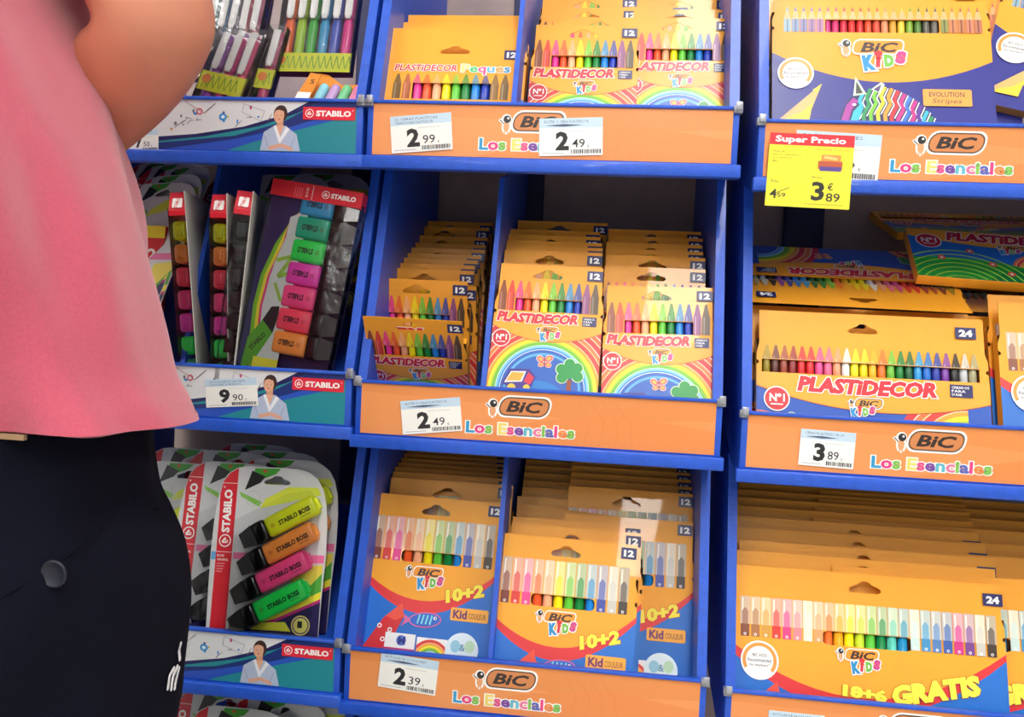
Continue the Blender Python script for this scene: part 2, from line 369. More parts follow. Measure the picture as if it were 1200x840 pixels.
def crayon12():
    W, H = 132, 185; a = Art(W, H)
    P = lerpq(W, 80, 98, 84); below(a, lerpq(W, 74, 92, 78), (28, 105, 195))
    a.clip = (0, W, 70, H); rainbow(a, 66, 158, 50, RB, 3.4)
    a.ell(66, 158, 50, 50, (30, 95, 190), 36); a.ring(66, 158, 43, 46, (90, 175, 225), 180, 360); a.ell(60, 176, 38, 30, (24, 125, 208), 30)
    above(a, P, 60, ORANGE); a.line(P, .8, (190, 60, 40)); a.clip = (0, W, 0, H)
    for i, c in enumerate(CRAYC): printed_crayon(a, 9+i*10.2, 22, 17, 44 if 2 <= i <= 9 else 60, 4.7, c)
    a.line([(25, 44), (107, 44)], .5, (180, 100, 20))
    a.text('PLASTiDECOR', 4, 63, 99, 13, (214, 30, 46), off=.06, shear=.2, out=WHITE, og=.05, arch=-1.5)
    a.rect(108, 64, 125, 76, NAVY)
    for k, t in enumerate(('CREADOS', 'PARA', 'DURAR')): a.text(t, 109.5, 65.5+k*3.4, 13-2.6*k, 2.4, WHITE, res=1)
    biclogo(a, 69, 83, .42, fill=(240, 160, 50)); kids(a, 59, 87, .75); none_one(a, 12, 96, 10.5)
    badge(a, 110, 5, 129, 18, '12'); butterfly(a, 67, 123, 1.05); clover(a, 97, 134, 1.15)
    a.poly([(18, 152), (26, 134), (50, 133), (58, 142), (54, 154), (36, 160)], (60, 40, 140)); a.poly([(21, 151), (28, 137), (46, 136), (42, 149)], WHITE); a.poly([(23, 149), (29, 138), (44, 138), (40, 148)], (240, 170, 60)); a.poly([(44, 149), (49, 137), (56, 143), (52, 152)], (220, 40, 70)); a.ell(30, 157, 5, 5, (240, 200, 60)); a.ell(48, 156, 4, 4, (240, 200, 60))
    me = carton_mesh(W, H, 150, 11, [hole_pts(62, 12, 37, 12, H), rr_loop(25, 44.5, 107, 60, .8, H)], notch=62)
    parts = [('carton', me, (0, 0, 0)), ('front_print', a.mesh('front_print'), (0, 0, 0))]
    for i in range(2, 10): parts.append(('crayon', rod(CRAYC[i], .0046, .053, .005), ((9+i*10.2)/1000, .0056, (H-60-35)/1000)))
    return Proto(W/1000, H/1000, parts)
def jumbo12():
    W, H = 165, 170; a = Art(W, H)
    below(a, lerpq(W, 108, 125, 108), (28, 105, 195))
    for i, c in enumerate([(60, 50, 46), (150, 60, 60)]+CRAYC[2:10]+[(90, 70, 60), (50, 48, 52)]): printed_crayon(a, 17+i*12, 64, 14, 76 if 2 <= i <= 9 else 98, 5, c, .35)
    a.text('PLASTiDECOR', 11, 51, 78, 9, (214, 60, 60), off=.03, shear=.15, out=WHITE, og=.05); a.letters('Peques', 94, 50, 60, 11, [(235, 235, 120), (70, 190, 120), (230, 90, 150), (90, 170, 220), (240, 150, 60), (60, 150, 200)], out=WHITE, off=.03, og=.05)
    badge(a, 145, 30, 163, 43, '12'); none_one(a, 14, 118, 10); butterfly(a, 90, 140, 1.2)
    me = carton_mesh(W, H, 120, 14, [hole_pts(84, 30, 38, 11, H), rr_loop(36, 76, 138, 98, 1, H)], notch=58)
    parts = [('carton', me, (0, 0, 0)), ('front_print', a.mesh('front_print'), (0, 0, 0))]
    for i, c in enumerate(CRAYC[2:10]): parts.append(('crayon', rod(c, .0055, .055, .016), ((41+i*12)/1000, .0068, (H-98-30)/1000)))
    return Proto(W/1000, H/1000, parts)
def fish(a, x, y, s):
    c = (70, 110, 205)
    a.ell(x, y, 20*s, 9*s, (205, 100, 160), 20, -6); a.poly([(x-16*s, y+1*s), (x-28*s, y-5*s), (x-25*s, y+2*s), (x-29*s, y+10*s)], (205, 100, 160))
    a.ell(x, y, 18.4*s, 7.6*s, (40, 100, 200), 20, -6)
    for k in range(4): a.rect(x-(9-5*k)*s, y-6*s, x-(7-5*k)*s, y+5*s, (120, 215, 225), 12)
    a.ell(x+12*s, y-3*s, 2*s, 2*s, WHITE, 10); a.ell(x+12.4*s, y-3*s, .9*s, .9*s, (20, 20, 30), 8)
def marker_tip(a, x, y, s):
    a.poly([(x, y), (x+4*s, y+16*s), (x-10*s, y+50*s), (x-40*s, y+72*s), (x-46*s, y+60*s), (x-22*s, y+20*s)], (214, 40, 44))
    a.poly([(x, y), (x+4*s, y+16*s), (x-6*s, y+22*s), (x-20*s, y+18*s)], (235, 80, 60))
    for k, (dx, dy) in enumerate(((-26, 30), (-12, 34), (-20, 46))): a.ring(x+dx*s, y+dy*s, 1.6*s, 3*s, WHITE, n=12)
def felt_common(a, W, P, wd):
    below(a, P, (22, 108, 200)); a.band(P, [(x, y+wd*(.45+.6*math.sin(math.pi*min(1, x/W*.9+.1)))) for x, y in P], (222, 45, 50))
def felt12():
    W, H = 165, 215; a = Art(W, H)
    felt_common(a, W, lerpq(W, 97, 124, 82), 14)
    for i, c in enumerate(CRAYC):
        c = c if i != 10 else (110, 50, 150); c = (190, 195, 200) if i == 10 else c
        printed_pen(a, 10+i*12.6, 27, 66, 80 if not 3 <= i <= 8 else 66, 5.8, c)
    kidslogo(a, 78, 91, .8)
    a.text('10+2', 100, 103, 48, 16, (246, 226, 60), off=.06, rot=-14, shear=.1, out=(180, 30, 40), og=.02)
    a.rrect(110, 128, 156, 143, 2, (243, 170, 60)); a.text('Kid', 113, 130.5, 17, 10, (110, 40, 100), off=.04); a.text('COULEUR', 132, 133, 21, 6.5, (120, 60, 30), off=0.01)
    fish(a, 80, 146, 1.0); marker_tip(a, 50, 129, .95)
    a.rect(34, 164, 71, 190, WHITE); a.rect(34, 181, 71, 188, (205, 40, 110)); a.ell(54, 172, 6, 6, (90, 120, 200)); a.text('M', 50, 167, 9, 10, (40, 60, 150))
    a.rect(73, 166, 110, 190, WHITE); a.clip = (73, 110, 166, 190); rainbow(a, 91, 192, 8, RB[1:10], 2.4); a.clip = (0, W, 0, H)
    a.ell(128, 176, 20, 20, (225, 242, 248)); a.ell(120, 172, 6, 7, (150, 205, 225)); a.ell(137, 171, 6, 7, (190, 225, 190)); a.text('&', 125, 169, 7, 8, (80, 140, 170)); a.rect(114, 182, 142, 185, (60, 150, 190))
    badge(a, 143, 4, 161, 17, '12')
    me = carton_mesh(W, H, 175, 13, [hole_pts(78, 15, 36, 13, H), rr_loop(41, 66.5, 116, 80, 5, H)], notch=68)
    parts = [('carton', me, (0, 0, 0)), ('front_print', a.mesh('front_print'), (0, 0, 0))]
    for i in range(3, 9): parts.append(('felt_pen', rod(CRAYC[i], .0056, .11, 0, .3), ((10+i*12.6)/1000, .0070, (H-170)/1000)))
    return Proto(W/1000, H/1000, parts)
def felt24():
    W, H = 310, 195; a = Art(W, H)
    felt_common(a, W, lerpq(W, 90, 140, 78), 17)
    for i, c in enumerate(PEN24): printed_pen(a, 15+i*12.15, 36, 68, 82 if not 8 <= i <= 15 else 68, 5.7, c)
    kidslogo(a, 150, 93, .82); seal(a, 32, 108, 22)
    a.text('18+6', 126, 127, 50, 14, (248, 232, 70), off=.07, rot=4, out=(150, 30, 40), og=.015); a.text('GRATIS', 180, 113, 100, 23, (248, 232, 70), off=.07, rot=-12, shear=.1, out=(150, 30, 40), og=.015)
    marker_tip(a, 52, 130, 1.0); fish(a, 86, 150, .9); a.ell(216, 178, 20, 20, (225, 242, 248)); a.ell(207, 174, 6, 7, (130, 200, 215)); a.ell(226, 174, 6, 7, (130, 200, 215))
    a.rrect(250, 152, 298, 168, 2, (243, 150, 60)); a.text('Kid', 254, 155, 17, 10, (110, 40, 100), off=.03); a.text('COULEUR', 274, 158, 21, 6, (120, 60, 30), off=0)
    badge(a, 287, 11, 309, 25, '24')
    me = carton_mesh(W, H, 155, 13, [hole_pts(154, 15, 38, 14, H), rr_loop(104, 68.5, 207, 84, 7, H)], notch=62)
    parts = [('carton', me, (0, 0, 0)), ('front_print', a.mesh('front_print'), (0, 0, 0))]
    for i in range(8, 16): parts.append(('felt_pen', rod(PEN24[i], .0056, .1, 0, .3), ((15+i*12.15)/1000, .0070, (H-160)/1000)))
    return Proto(W/1000, H/1000, parts)
def crayon24(green=False):
    W, H = 260, 165; a = Art(W, H)
    P = lerpq(W, 93, 118, 102)
    below(a, lerpq(W, 88, 110, 96), (24, 84, 185) if not green else (40, 120, 210))
    if not green:
        a.clip = (0, W, 78, H); rainbow(a, 235, 168, 30, RB[:14], 5, 180, 270); rainbow(a, 0, 190, 30, RB[:12], 4.4, 270, 360); a.clip = (0, W, 0, H)
        clover(a, 40, 138, 1); butterfly(a, 150, 140, 1.2)
    else:
        a.clip = (0, W, 84, H); rainbow(a, 150, 150, 14, RB[1:12], 2.6); a.ell(60, 178, 110, 46, (30, 150, 60), 40); a.ell(200, 180, 110, 44, (20, 130, 55), 40)
        for k in range(7): a.ring(60, 210, 40+k*8, 41.5+k*8, (150, 210, 60), 190, 350)
        for x, y in ((30, 120), (46, 134), (200, 134), (110, 150), (230, 150), (84, 118)): a.ell(x, y, 5, 5, (235, 90, 60), 8); a.ell(x, y, 2, 2, WHITE, 8)
        a.rrect(150, 128, 196, 142, 4, (20, 60, 170)); a.clip = (0, W, 0, H)
    above(a, P, 76.5, ORANGE); a.line(P, .8, (190, 60, 40))
    for i, c in enumerate(CRAY24): printed_crayon(a, 12+i*10.1, 43, 15, 60, 4.6, c, .15)
    a.line([(6, 60), (W-12, 60)], .5, (230, 200, 150))
    a.text('PLASTiDECOR', 46, 80, 156, 19, (214, 30, 46), off=.06, shear=.2, out=WHITE, og=.045, arch=-1.5)
    a.rect(216, 80, 241, 95, NAVY)
    for k, t in enumerate(('CREADOS', 'PARA', 'DURAR')): a.text(t, 218, 82+k*4.2, 19-4*k, 3, WHITE, res=1)
    none_one(a, 23, 108, 14); biclogo(a, 126, 108, .62, fill=(240, 160, 50)); kids(a, 106, 114, .85)
    badge(a, 225, 11, 248, 25, '24')
    me = carton_mesh(W, H, 130, 11, [hole_pts(122, 18, 34, 12, H), rr_loop(6, 60.5, W-10, 76, .8, H)], notch=64)
    parts = [('carton', me, (0, 0, 0)), ('front_print', a.mesh('front_print'), (0, 0, 0))]
    for i, c in enumerate(CRAY24): parts.append(('crayon', rod(c, .0046, .038, .016), ((12+i*10.1)/1000, .0056, (H-76-18)/1000)))
    return Proto(W/1000, H/1000, parts)
PENC = [(110, 170, 205), (90, 130, 195), (95, 100, 180), (130, 90, 170), (150, 85, 160), (200, 60, 130), (205, 50, 110), (200, 45, 70), (215, 50, 50), (205, 45, 45), (225, 80, 50), (215, 80, 60), (225, 140, 100), (205, 150, 50), (225, 190, 60), (120, 160, 50), (80, 120, 50), (90, 90, 80), (100, 95, 90), (110, 130, 60), (190, 110, 70), (180, 100, 60), (200, 110, 90), (170, 90, 70)]
def pencils24():
    W, H = 250, 200; a = Art(W, H)
    P = lerpq(W, 92, 130, 101); below(a, P, (38, 42, 140))
    WOOD = (222, 176, 118)
    for i, c in enumerate(PENC):
        x = 18+i*9.5
        a.poly([(x-4.3, 45), (x-.9, 31), (x+.9, 31), (x+4.3, 45)], WOOD); a.poly([(x-1.5, 34), (x, 27), (x+1.5, 34)], c)
        b_ = 63 if not 5 <= i <= 18 else 45
        a.rect(x-4.3, 45, x+4.3, b_, mix(c, WOOD, .25))
        if b_ > 50: a.rect(x-.8, 45, x+.8, b_, mix(c, (40, 20, 40), .4))
    kidslogo(a, 124, 84, 1.25); seal(a, 27, 120, 21)
    a.rrect(170, 139, 224, 161, 2, (243, 165, 75)); a.text('EVOLUTION', 177, 142.5, 39, 6.5, (70, 40, 70), off=.01); a.text('Stripes', 180, 151, 33, 8, (90, 60, 60), off=0, shear=.2)
    a.poly([(57, 134), (40, 182), (8, 182)], (225, 180, 110)); a.poly([(57, 134), (52, 146), (46, 143)], (240, 215, 70)); a.poly([(34, 172), (46, 160), (42, 184), (8, 184)], (240, 205, 60))
    cols = [(200, 40, 140), (90, 50, 160), (60, 190, 215), (40, 150, 90), (120, 200, 60), (248, 230, 60), (245, 160, 50), (225, 50, 60), (205, 50, 140), (60, 120, 210)]
    a.poly([(76, 184), (80, 168), (88, 153), (98, 146), (113, 140), (130, 137), (146, 143), (160, 153), (172, 165), (186, 188)], (26, 34, 90))
    a.poly([(78, 182), (84, 162), (92, 152), (98, 156), (90, 168), (86, 184)], (170, 50, 160)); a.poly([(88, 184), (92, 170), (100, 160), (103, 166), (97, 184)], (60, 190, 215)); a.ell(93, 161, 2.4, 1.6, WHITE, 10)
    bk = [(104, 144), (112, 140), (120, 138), (128, 137), (136, 139), (143, 142), (150, 146), (156, 150), (162, 155), (168, 161), (174, 168), (179, 175)]
    for k, (x, y) in enumerate(bk):
        a.line([(x, y), (x-5, y+12), (x-2, y+20), (x-9, y+34), (x-8, y+50)], 4.2, cols[(k+2) % 10]); a.line([(x+3.6, y+2), (x-1.4, y+14), (x+1.6, y+22), (x-5.4, y+36)], 1.3, WHITE)
    a.poly([(92, 150), (95, 124), (107, 147)], (200, 225, 200)); a.poly([(95, 147), (96, 130), (103, 146)], (60, 60, 60)); a.poly([(112, 141), (124, 131), (128, 134), (123, 146)], (200, 225, 200)); a.poly([(115, 141), (124, 134), (121, 144)], (80, 60, 120))
    badge(a, 212, 4, 236, 18, '24')
    me = carton_mesh(W, H, 165, 12, [hole_pts(125, 13, 38, 12, H), rr_loop(62, 45.5, 193, 63, 3, H)], notch=58)
    parts = [('carton', me, (0, 0, 0)), ('front_print', a.mesh('front_print'), (0, 0, 0))]
    for i in range(5, 19): parts.append(('pencil', rod(PENC[i], .0042, .071, .005), ((18+i*9.5)/1000, .0052, (H-63-50)/1000)))
    return Proto(W/1000, H/1000, parts)

ORD = ['front', 'second', 'third', 'fourth', 'fifth', 'sixth', 'seventh', 'eighth', 'ninth', 'tenth', 'eleventh', 'twelfth', 'thirteenth', 'fourteenth']
def rotm(lean=17, roll=0, yaw=0):
    return Matrix.Rotation(R(yaw), 3, 'Z') @ Matrix.Rotation(R(-lean), 3, 'X') @ Matrix.Rotation(R(roll), 3, 'Y')
def place(pr, name, px, py, Y, label, cat, group=None, lean=17, roll=0, yaw=0, anchor=None, full=True, sc=1):
    """stands one packet so that its anchor corner (default top left) is where that picture point meets depth Y"""
    M = rotm(lean, roll, yaw); an = Vector(anchor) if anchor else Vector((0, 0, pr.H))
    o = empty(name, at(px, py, Y) + Vector((0, 0, Z0)) - M @ (an*sc)); o.rotation_euler = M.to_euler(); o.scale = (sc, sc, sc)
    tag(o, label, cat, group); last = None
    for p in pr.parts:
        if not full and p[0] not in ('carton', 'front_print', 'card', 'card_print'): continue
        sub = len(p) > 4 and p[4]
        q = link(p[0], p[1], last if sub else o); q.location = p[2]
        if len(p) > 3 and p[3] is not None: q.rotation_euler = p[3]
        if not sub: last = q
    return o

# ------------------------------------------------------------------ setting
def struct(o): o['kind'] = 'structure'; return o
def sbox(name, x0, x1, y0, y1, z0, z1, m): return struct(MB().box(x0, x1, y0, y1, z0+Z0, z1+Z0).build(name, m))
FLOORM = mat('store_floor_vinyl', (176, 172, 165), .3, noise=.06, nscale=3)
sbox('floor', -4, 5, -8, 1.2, -Z0-.1, -Z0, FLOORM)
sbox('ceiling', -4, 5, -8, 1.2, CEIL, CEIL+.05, mat('ceiling_tile', (225, 225, 222), .8, noise=.04, nscale=30))
sbox('wall_back', -4, 5, .40, .44, -Z0, 1.2, TAUPE)
for x0, x1 in ((-.66, -.60), (-.14, -.10), (.118, .180), (.56, .62), (1.05, 1.11), (1.6, 1.66), (-1.2, -1.14)):
    o = MB().box(x0, x1, .385, .3995, 0, 1.2+Z0, bev=.002).build('upright_post', NAVYP); struct(o); o.name = 'trim_1'
LAMPM = mat('lamp_diffuser', (255, 252, 246), .5, emit=LAMP); FRAME = mat('lamp_frame', (210, 212, 214), .4)
for i, (x, y, sx, sy) in enumerate(LAMPS):
    o = empty('ceiling_light', (x, y, CEIL+Z0)); tag(o, ['long ceiling light above the aisle facing the orange trays', 'ceiling light left of the shopper over the aisle', 'ceiling light far right over the aisle', 'ceiling light farthest behind on the right', 'ceiling light farthest behind on the left'][i], 'light', 'ceiling lights')
    b = MB()
    for u0, u1, v0, v1 in ((-sx/2-.02, -sx/2, -sy/2-.02, sy/2+.02), (sx/2, sx/2+.02, -sy/2-.02, sy/2+.02), (-sx/2, sx/2, -sy/2-.02, -sy/2), (-sx/2, sx/2, sy/2, sy/2+.02)): b.box(u0, u1, v0, v1, -.03, 0)
    b.build('frame', FRAME, o); MB().box(-sx/2, sx/2, -sy/2, sy/2, -.02, -.002).build('diffuser', LAMPM, o)

# ------------------------------------------------------------------ trays
TILT = 17
def tray(x0, zt, Wd, label, divs=(), fds=(.05,), art=None, low=0, h=.245):
    """x0, zt: left end and top of the front strip"""
    o = empty('display_tray', (x0, 0, zt+Z0)); tag(o, label, 'tray', 'blue display trays')
    MB().box(0, Wd, -.003, .0, -.064, 0, bev=.0008).build('front_panel', BLUE, o)
    MB().box(.0, Wd, -.0055, .0015, -.002, .002, bev=.0008).build('lip', BLUE, o)
    MB().box(-.004, Wd+.004, -.010, .004, -.079, -.064, bev=.0015).build('rim', BLUE, o)
    t = math.tan(R(18)); k = h*t
    k = .085; prof = [(.001, -.079), (.001, 0), (k, .270), (.372, .3395), (.372, .011)]
    prof = [(y, z) for y, z in prof]
    MB().prism(prof, .0, .011).build('side_panel', BLUE, o); MB().prism(prof, Wd-.011, Wd).build('side_panel', BLUE, o)
    tf = math.tan(R(TILT)); xs = [0]+list(divs)+[Wd]
    for i in range(len(xs)-1):
        fd = fds[i % len(fds)]; z = -fd
        a0 = xs[i]+(.011 if i == 0 else .003); a1 = xs[i+1]-(.011 if i == len(xs)-2 else .003)
        MB().prism([(.001, z-.004), (.001, z), (.372, z+.371*tf), (.372, z+.371*tf-.004)], a0, a1).build('tray_floor', BLUE, o)
    for d in divs:
        MB().prism([(.003, -.05), (.003, -.002), (k+.002, .262), (.37, .330), (.37, -.05+.371*tf)], d-.003, d+.003).build('divider', BLUE, o)
    for x in (.002, Wd-.002):      # bent wire corner clips, paint worn off
        b = MB(); b.box(x-.005, x+.005, -.007, .002, -.006, .003, bev=.001); b.box(x-.003, x+.0045, -.009, -.006, -.003, .0065, bev=.0008); b.build('corner_clip', CLIPW, o)
    if art:
        p = art.build('printed_strip', o); p.location = (.007, -.0031, -.062)
    return o
STRO = (238, 140, 52)
def orange_strip(Wm, lx=200, side=1):
    a = Art(Wm, 60); a.rect(0, 0, Wm, 60, (226, 140, 74))
    a.poly([(0, 10), (Wm*.35, 16), (Wm*.6, 30), (Wm, 22), (Wm, 60), (0, 60)], (232, 148, 84)); a.poly([(Wm*.3, 60), (Wm*.5, 34), (Wm*.75, 20), (Wm, 34), (Wm, 60)], (228, 138, 72))
    for k in range(4): a.line([(Wm*.62+k*14, 6), (Wm*.66+k*15, 30), (Wm*.64+k*19, 60)], .5, (214, 126, 66))
    biclogo(a, lx, 18, 1.2)
    a.letters('Los Esenciales', lx-68, 38, 128, 13.5, [(40, 150, 200), (225, 60, 130), (120, 190, 80), (236, 216, 110), (225, 80, 140), (120, 70, 160), (90, 180, 200), (225, 120, 160), (130, 190, 80), (90, 100, 180), (225, 60, 130), (236, 140, 70), (120, 190, 80)], off=.035, out=WHITE, og=.06)
    return a
def woman(a, x, y):
    a.ell(x, y, 8.5, 10.5, (70, 45, 42), 20, 10); a.rect(x-4, y+6, x+4, y+17, (214, 158, 128)); a.ell(x-1.6, y+2, 6.4, 8.6, (226, 172, 142), 20, 8)
    a.poly([(x-8, y-3), (x-4, y-9), (x+5, y-9), (x+8, y), (x+5, y-3), (x-2, y-5)], (62, 40, 38)); a.ell(x-3.6, y+2.2, .7, .5, (50, 30, 30), 6); a.ell(x+.8, y+2, .7, .5, (50, 30, 30), 6); a.ell(x-1.6, y+6.4, 1.8, .7, (190, 90, 90), 8)
    a.poly([(x-7, y+14), (x+7, y+14), (x+21, y+24), (x+26, y+44), (x-24, y+44), (x-20, y+22)], (176, 190, 214)); a.poly([(x-6, y+14), (x+5, y+14), (x, y+27)], (226, 172, 142)); a.poly([(x-8, y+15), (x-5, y+13), (x+1, y+28), (x+8, y+15), (x+12, y+18), (x, y+36)], (232, 234, 240))
    a.line([(x-13, y+41), (x+2, y+37), (x+16, y+42)], 4.5, (222, 166, 138)); a.line([(x-19, y+26), (x-14, y+40)], .8, (140, 155, 185)); a.line([(x+19, y+27), (x+14, y+40)], .8, (140, 155, 185))
def blue_strip(Wm, extra=0):
    a = Art(Wm, 60); a.rect(0, 0, Wm, 60, (34, 138, 150))
    e = Wm  # measured from the right end
    a.poly([(0, 0), (e-46, 0), (e-74, 14), (e-120, 30), (e-190, 44), (e-260, 52), (e-330, 60), (0, 60)], (30, 36, 96))
    a.poly([(e-46, 0), (e, 0), (e, 6), (e-30, 22), (e-80, 34), (e-160, 50), (e-200, 60), (e-330, 60), (e-260, 54), (e-150, 42), (e-90, 24)], (28, 50, 120))
    a.poly([(e, 14), (e-60, 30), (e-130, 50), (e-160, 60), (e-240, 60), (e-150, 46), (e-80, 30), (e-30, 14)], (40, 84, 190))
    a.poly([(0, 0), (e-60, 0), (e-90, 16), (e-140, 31), (e-200, 41), (e-280, 48), (e-400, 52), (0, 54)], (222, 224, 228))
    rnd = random.Random(5+extra)
    for k in range(30):
        x = e-100-rnd.random()*190; y = 3+rnd.random()*34
        if y > 30-(e-x-100)*-.05: y *= .7
        c = rnd.choice([(200, 80, 120), (60, 140, 210), (120, 120, 130), (230, 150, 60), (90, 60, 130), (220, 200, 90), (225, 90, 80)])
        if k % 3: a.ell(x, y, 1+rnd.random()*2, 1+rnd.random()*2, c, 8)
        else: a.line([(x, y), (x+rnd.uniform(-7, 7), y+rnd.uniform(-5, 5)), (x+rnd.uniform(-9, 9), y+rnd.uniform(-6, 6))], .7, (110, 105, 115))
    a.ell(e-166, 20, 5, 4.5, (60, 150, 215)); a.ell(e-166, 20, 2.4, 2, (225, 240, 245)); a.ring(e-196, 14, 2.4, 4, (205, 80, 110))
    a.line([(e-215, 2), (e-190, 16), (e-176, 4), (e-190, 16)], .8, (190, 130, 130)); a.line([(e-140, 4), (e-142, 14), (e-118, 24), (e-114, 12), (e-140, 4)], .6, (150, 150, 160))
    woman(a, e-94, 15)
    a.rect(e-66, 6, e-2, 21, (222, 40, 62)); swan(a, e-58, 13.5, 5.2, WHITE, (222, 40, 62)); a.text('STABILO', e-50, 10, 43, 7, WHITE, off=.045); a.ring(e-5, 9.6, .4, .8, WHITE, n=8)
    return a
C_X, R_X, L_X = 0.0, .452, -.436
OS = orange_strip(416, 196); OSR = orange_strip(586, 205)
cz = [.003, -.328, -.652, -.982]; rz = [-.010, -.339, -.660]; lz = [.003, -.320, -.646, -.975]
tray(C_X, cz[0], .43, 'top middle blue tray with the 2,99 and 2,49 tags on its orange strip', (.172,), (.058, .058), OS)
tray(C_X, cz[1], .43, 'centre blue tray of twelve-crayon boxes with one 2,49 tag at its left', (.152,), (.045, .035), OS)
tray(C_X, cz[2], .43, 'lower middle blue tray of felt pen boxes with the 2,39 tag', (.176,), (.03, .055), OS)
tray(C_X, cz[3], .43, 'lowest middle blue tray, mostly cut off by the bottom of the picture', (.2,), (.05,), OS)
tray(R_X, rz[0], .60, 'top right blue tray of pencil boxes behind the yellow offer card', (), (.05,), OSR)
tray(R_X, rz[1], .60, 'right blue tray of twenty-four-crayon boxes with the 3,89 tag', (), (.03,), OSR)
tray(R_X, rz[2], .60, 'bottom right blue tray of wide felt pen boxes', (), (.045,), OSR)
tray(L_X, lz[0], .43, 'top left blue tray with portrait strip behind the bare arm', (), (.03,), blue_strip(416))
tray(L_X, lz[1], .43, 'left blue tray with portrait strip and the 9,90 tag', (.212,), (.03,), blue_strip(416))
tray(L_X, lz[2], .43, 'lower left blue tray of carded highlighters beside the dark trousers', (), (.03,), blue_strip(416))
tray(L_X, lz[3], .43, 'lowest left blue tray, only its cards showing at the bottom edge', (), (.05,), blue_strip(416))

# ------------------------------------------------------------------ price tags
def price_tag(px, py, w_, h, roll, big, small, label, head=True, Y=-.0045, topl='12 CERAS PLASTICAS', topl2=None):
    a = Art(w_, h); a.rect(0, 0, w_, h, (238, 238, 234)); a.rect(0, 0, w_, h*.26, (190, 214, 232))
    if head: a.text(topl, w_*.08, h*.06, w_*.7, h*.07, (80, 90, 120), off=0, res=1); a.text(topl2 or 'TRIANGULARES PLASTIDECOR' if not topl2 else topl2, w_*.08, h*.16, w_*.62, h*.07, (80, 90, 120), off=0, res=1)
    a.rect(w_*.45, h*.34, w_*.82, h*.36, (205, 208, 210)); a.rect(w_*.05, h*.92, w_*.4, h*.94, (180, 182, 185))
    a.text(big, w_*.26, h*.36, w_*.21, h*.5, (34, 34, 36), off=.045); a.text(small, w_*.52, h*.56, w_*.2, h*.23, (50, 50, 54), off=.005); a.text('€', w_*.76, h*.72, w_*.03, h*.08, (70, 70, 70), off=0, res=1)
    x = w_*.5; rnd = random.Random(int(px))
    while x < w_*.96: b = .4+rnd.random()*1.1; a.rect(x, h*.84, x+b, h*.95, (40, 40, 44)); x += b+.4+rnd.random()*.6
    M = rotm(0, roll, 0); o = empty('price_tag', at(px, py, Y)+Vector((0, 0, Z0))-M @ Vector((0, 0, h/1000))); o.rotation_euler = M.to_euler(); tag(o, label, 'price tag', 'price tags')
    MB().box(0, w_/1000, 0, .0005, 0, h/1000).build('tag_card', mat('tag_paper', (238, 238, 234), .5), o); a.build('tag_print', o, INKM)
price_tag(457, 137, 73, 43, -5.5, '2', '99', 'white price tag reading 2,99 on the top middle tray', topl='12 CERAS PLASTICAS')
price_tag(632, 139, 73, 43, -2.6, '2', '49', 'white price tag reading 2,49 covering the logo on the top middle tray', topl='BLISTER 12 CERAS PLASTIDECOR', topl2=' . ')
price_tag(469, 470, 72, 40, -7.2, '2', '49', 'white price tag reading 2,49 at the left of the centre tray', topl='BLISTER 12 CERAS PLASTIDECOR', topl2=' . ')
price_tag(447, 764, 71, 42, 4, '2', '39', 'white price tag reading 2,39 on the lower middle tray', topl='ROTULADOR 12 COLORES', topl2=' . ')
price_tag(939, 502, 60, 41, 1.5, '3', '89', 'white price tag reading 3,89 on the right tray', topl='CERAS PLASTIDECOR 24', topl2=' . ')
price_tag(240, 445, 66, 34, -5.5, '9', '90', 'white price tag reading 9,90 beside the portrait on the left strip', topl='6 ROTULADORES FLUORESCENTES', topl2='COLORES SURTIDOS')
price_tag(901, 832, 62, 40, .5, '4', '99', 'white price tag cut off at the bottom edge under the wide pen boxes', topl='ROTULADOR 24 COLORES', topl2=' . ')
price_tag(934, 152, 92, 52, 2.5, ' .', ' .', 'torn white price tag half hidden behind the yellow offer card', Y=-.0043, topl='PACK 24 LAPICES', topl2=' . ')
price_tag(150, 152, 39, 26, -2, '7', '50', 'small white price tag by the bare forearm on the top left strip', topl='ROTULADORES', topl2=' . ')
a = Art(91, 81); a.rect(0, 0, 91, 81, (233, 226, 58)); a.rect(0, 0, 91, 13, (226, 45, 58)); a.text('Super Precio', 6, 2.8, 76, 9, WHITE, off=.035)
for k, wd in enumerate((12, 30, 20, 6)): a.text(('Pack de', 'lapices, plastidecor', 'y rotuladores', 'BIC')[k], 5, 19+k*3.6, wd, 2.4, (90, 90, 40), off=0, res=1)
a.text('De venta en tienda', 52, 15.5, 34, 1.8, (225, 110, 60), off=0, res=1)
a.rect(57, 22, 78, 30, (224, 150, 70)); a.rect(54, 29, 80, 38, (190, 90, 60)); a.rect(56, 35, 79, 40, (90, 70, 150)); a.rect(60, 24, 74, 27, (240, 200, 120), 8); a.text('Ahora', 48, 46, 11, 2.5, (90, 90, 40), off=0, res=1); a.text('Antes', 4, 51, 9, 4, (110, 110, 50), off=0, res=1)
a.text('4', 4, 62, 8, 10.5, (50, 50, 40), off=.01); a.text('59', 12.5, 66, 9, 5, (60, 60, 50), off=.01); a.line([(5, 69), (25, 60)], .7, (60, 60, 40))
a.text('3', 49, 52, 14, 21, (38, 38, 34), off=.03); a.text('€', 66, 53, 6, 8, (50, 50, 44), off=.01); a.text('89', 65, 64, 15, 9.5, (50, 50, 44), off=.01); a.rect(42, 76.5, 84, 77.4, (190, 180, 60))
M = rotm(0, 1.2, 0); o = empty('offer_card', at(903, 155, -.011)+Vector((0, 0, Z0))-M @ Vector((0, 0, .081))); o.rotation_euler = M.to_euler()
tag(o, 'yellow offer card with red Super Precio heading reading 3,89', 'price tag')
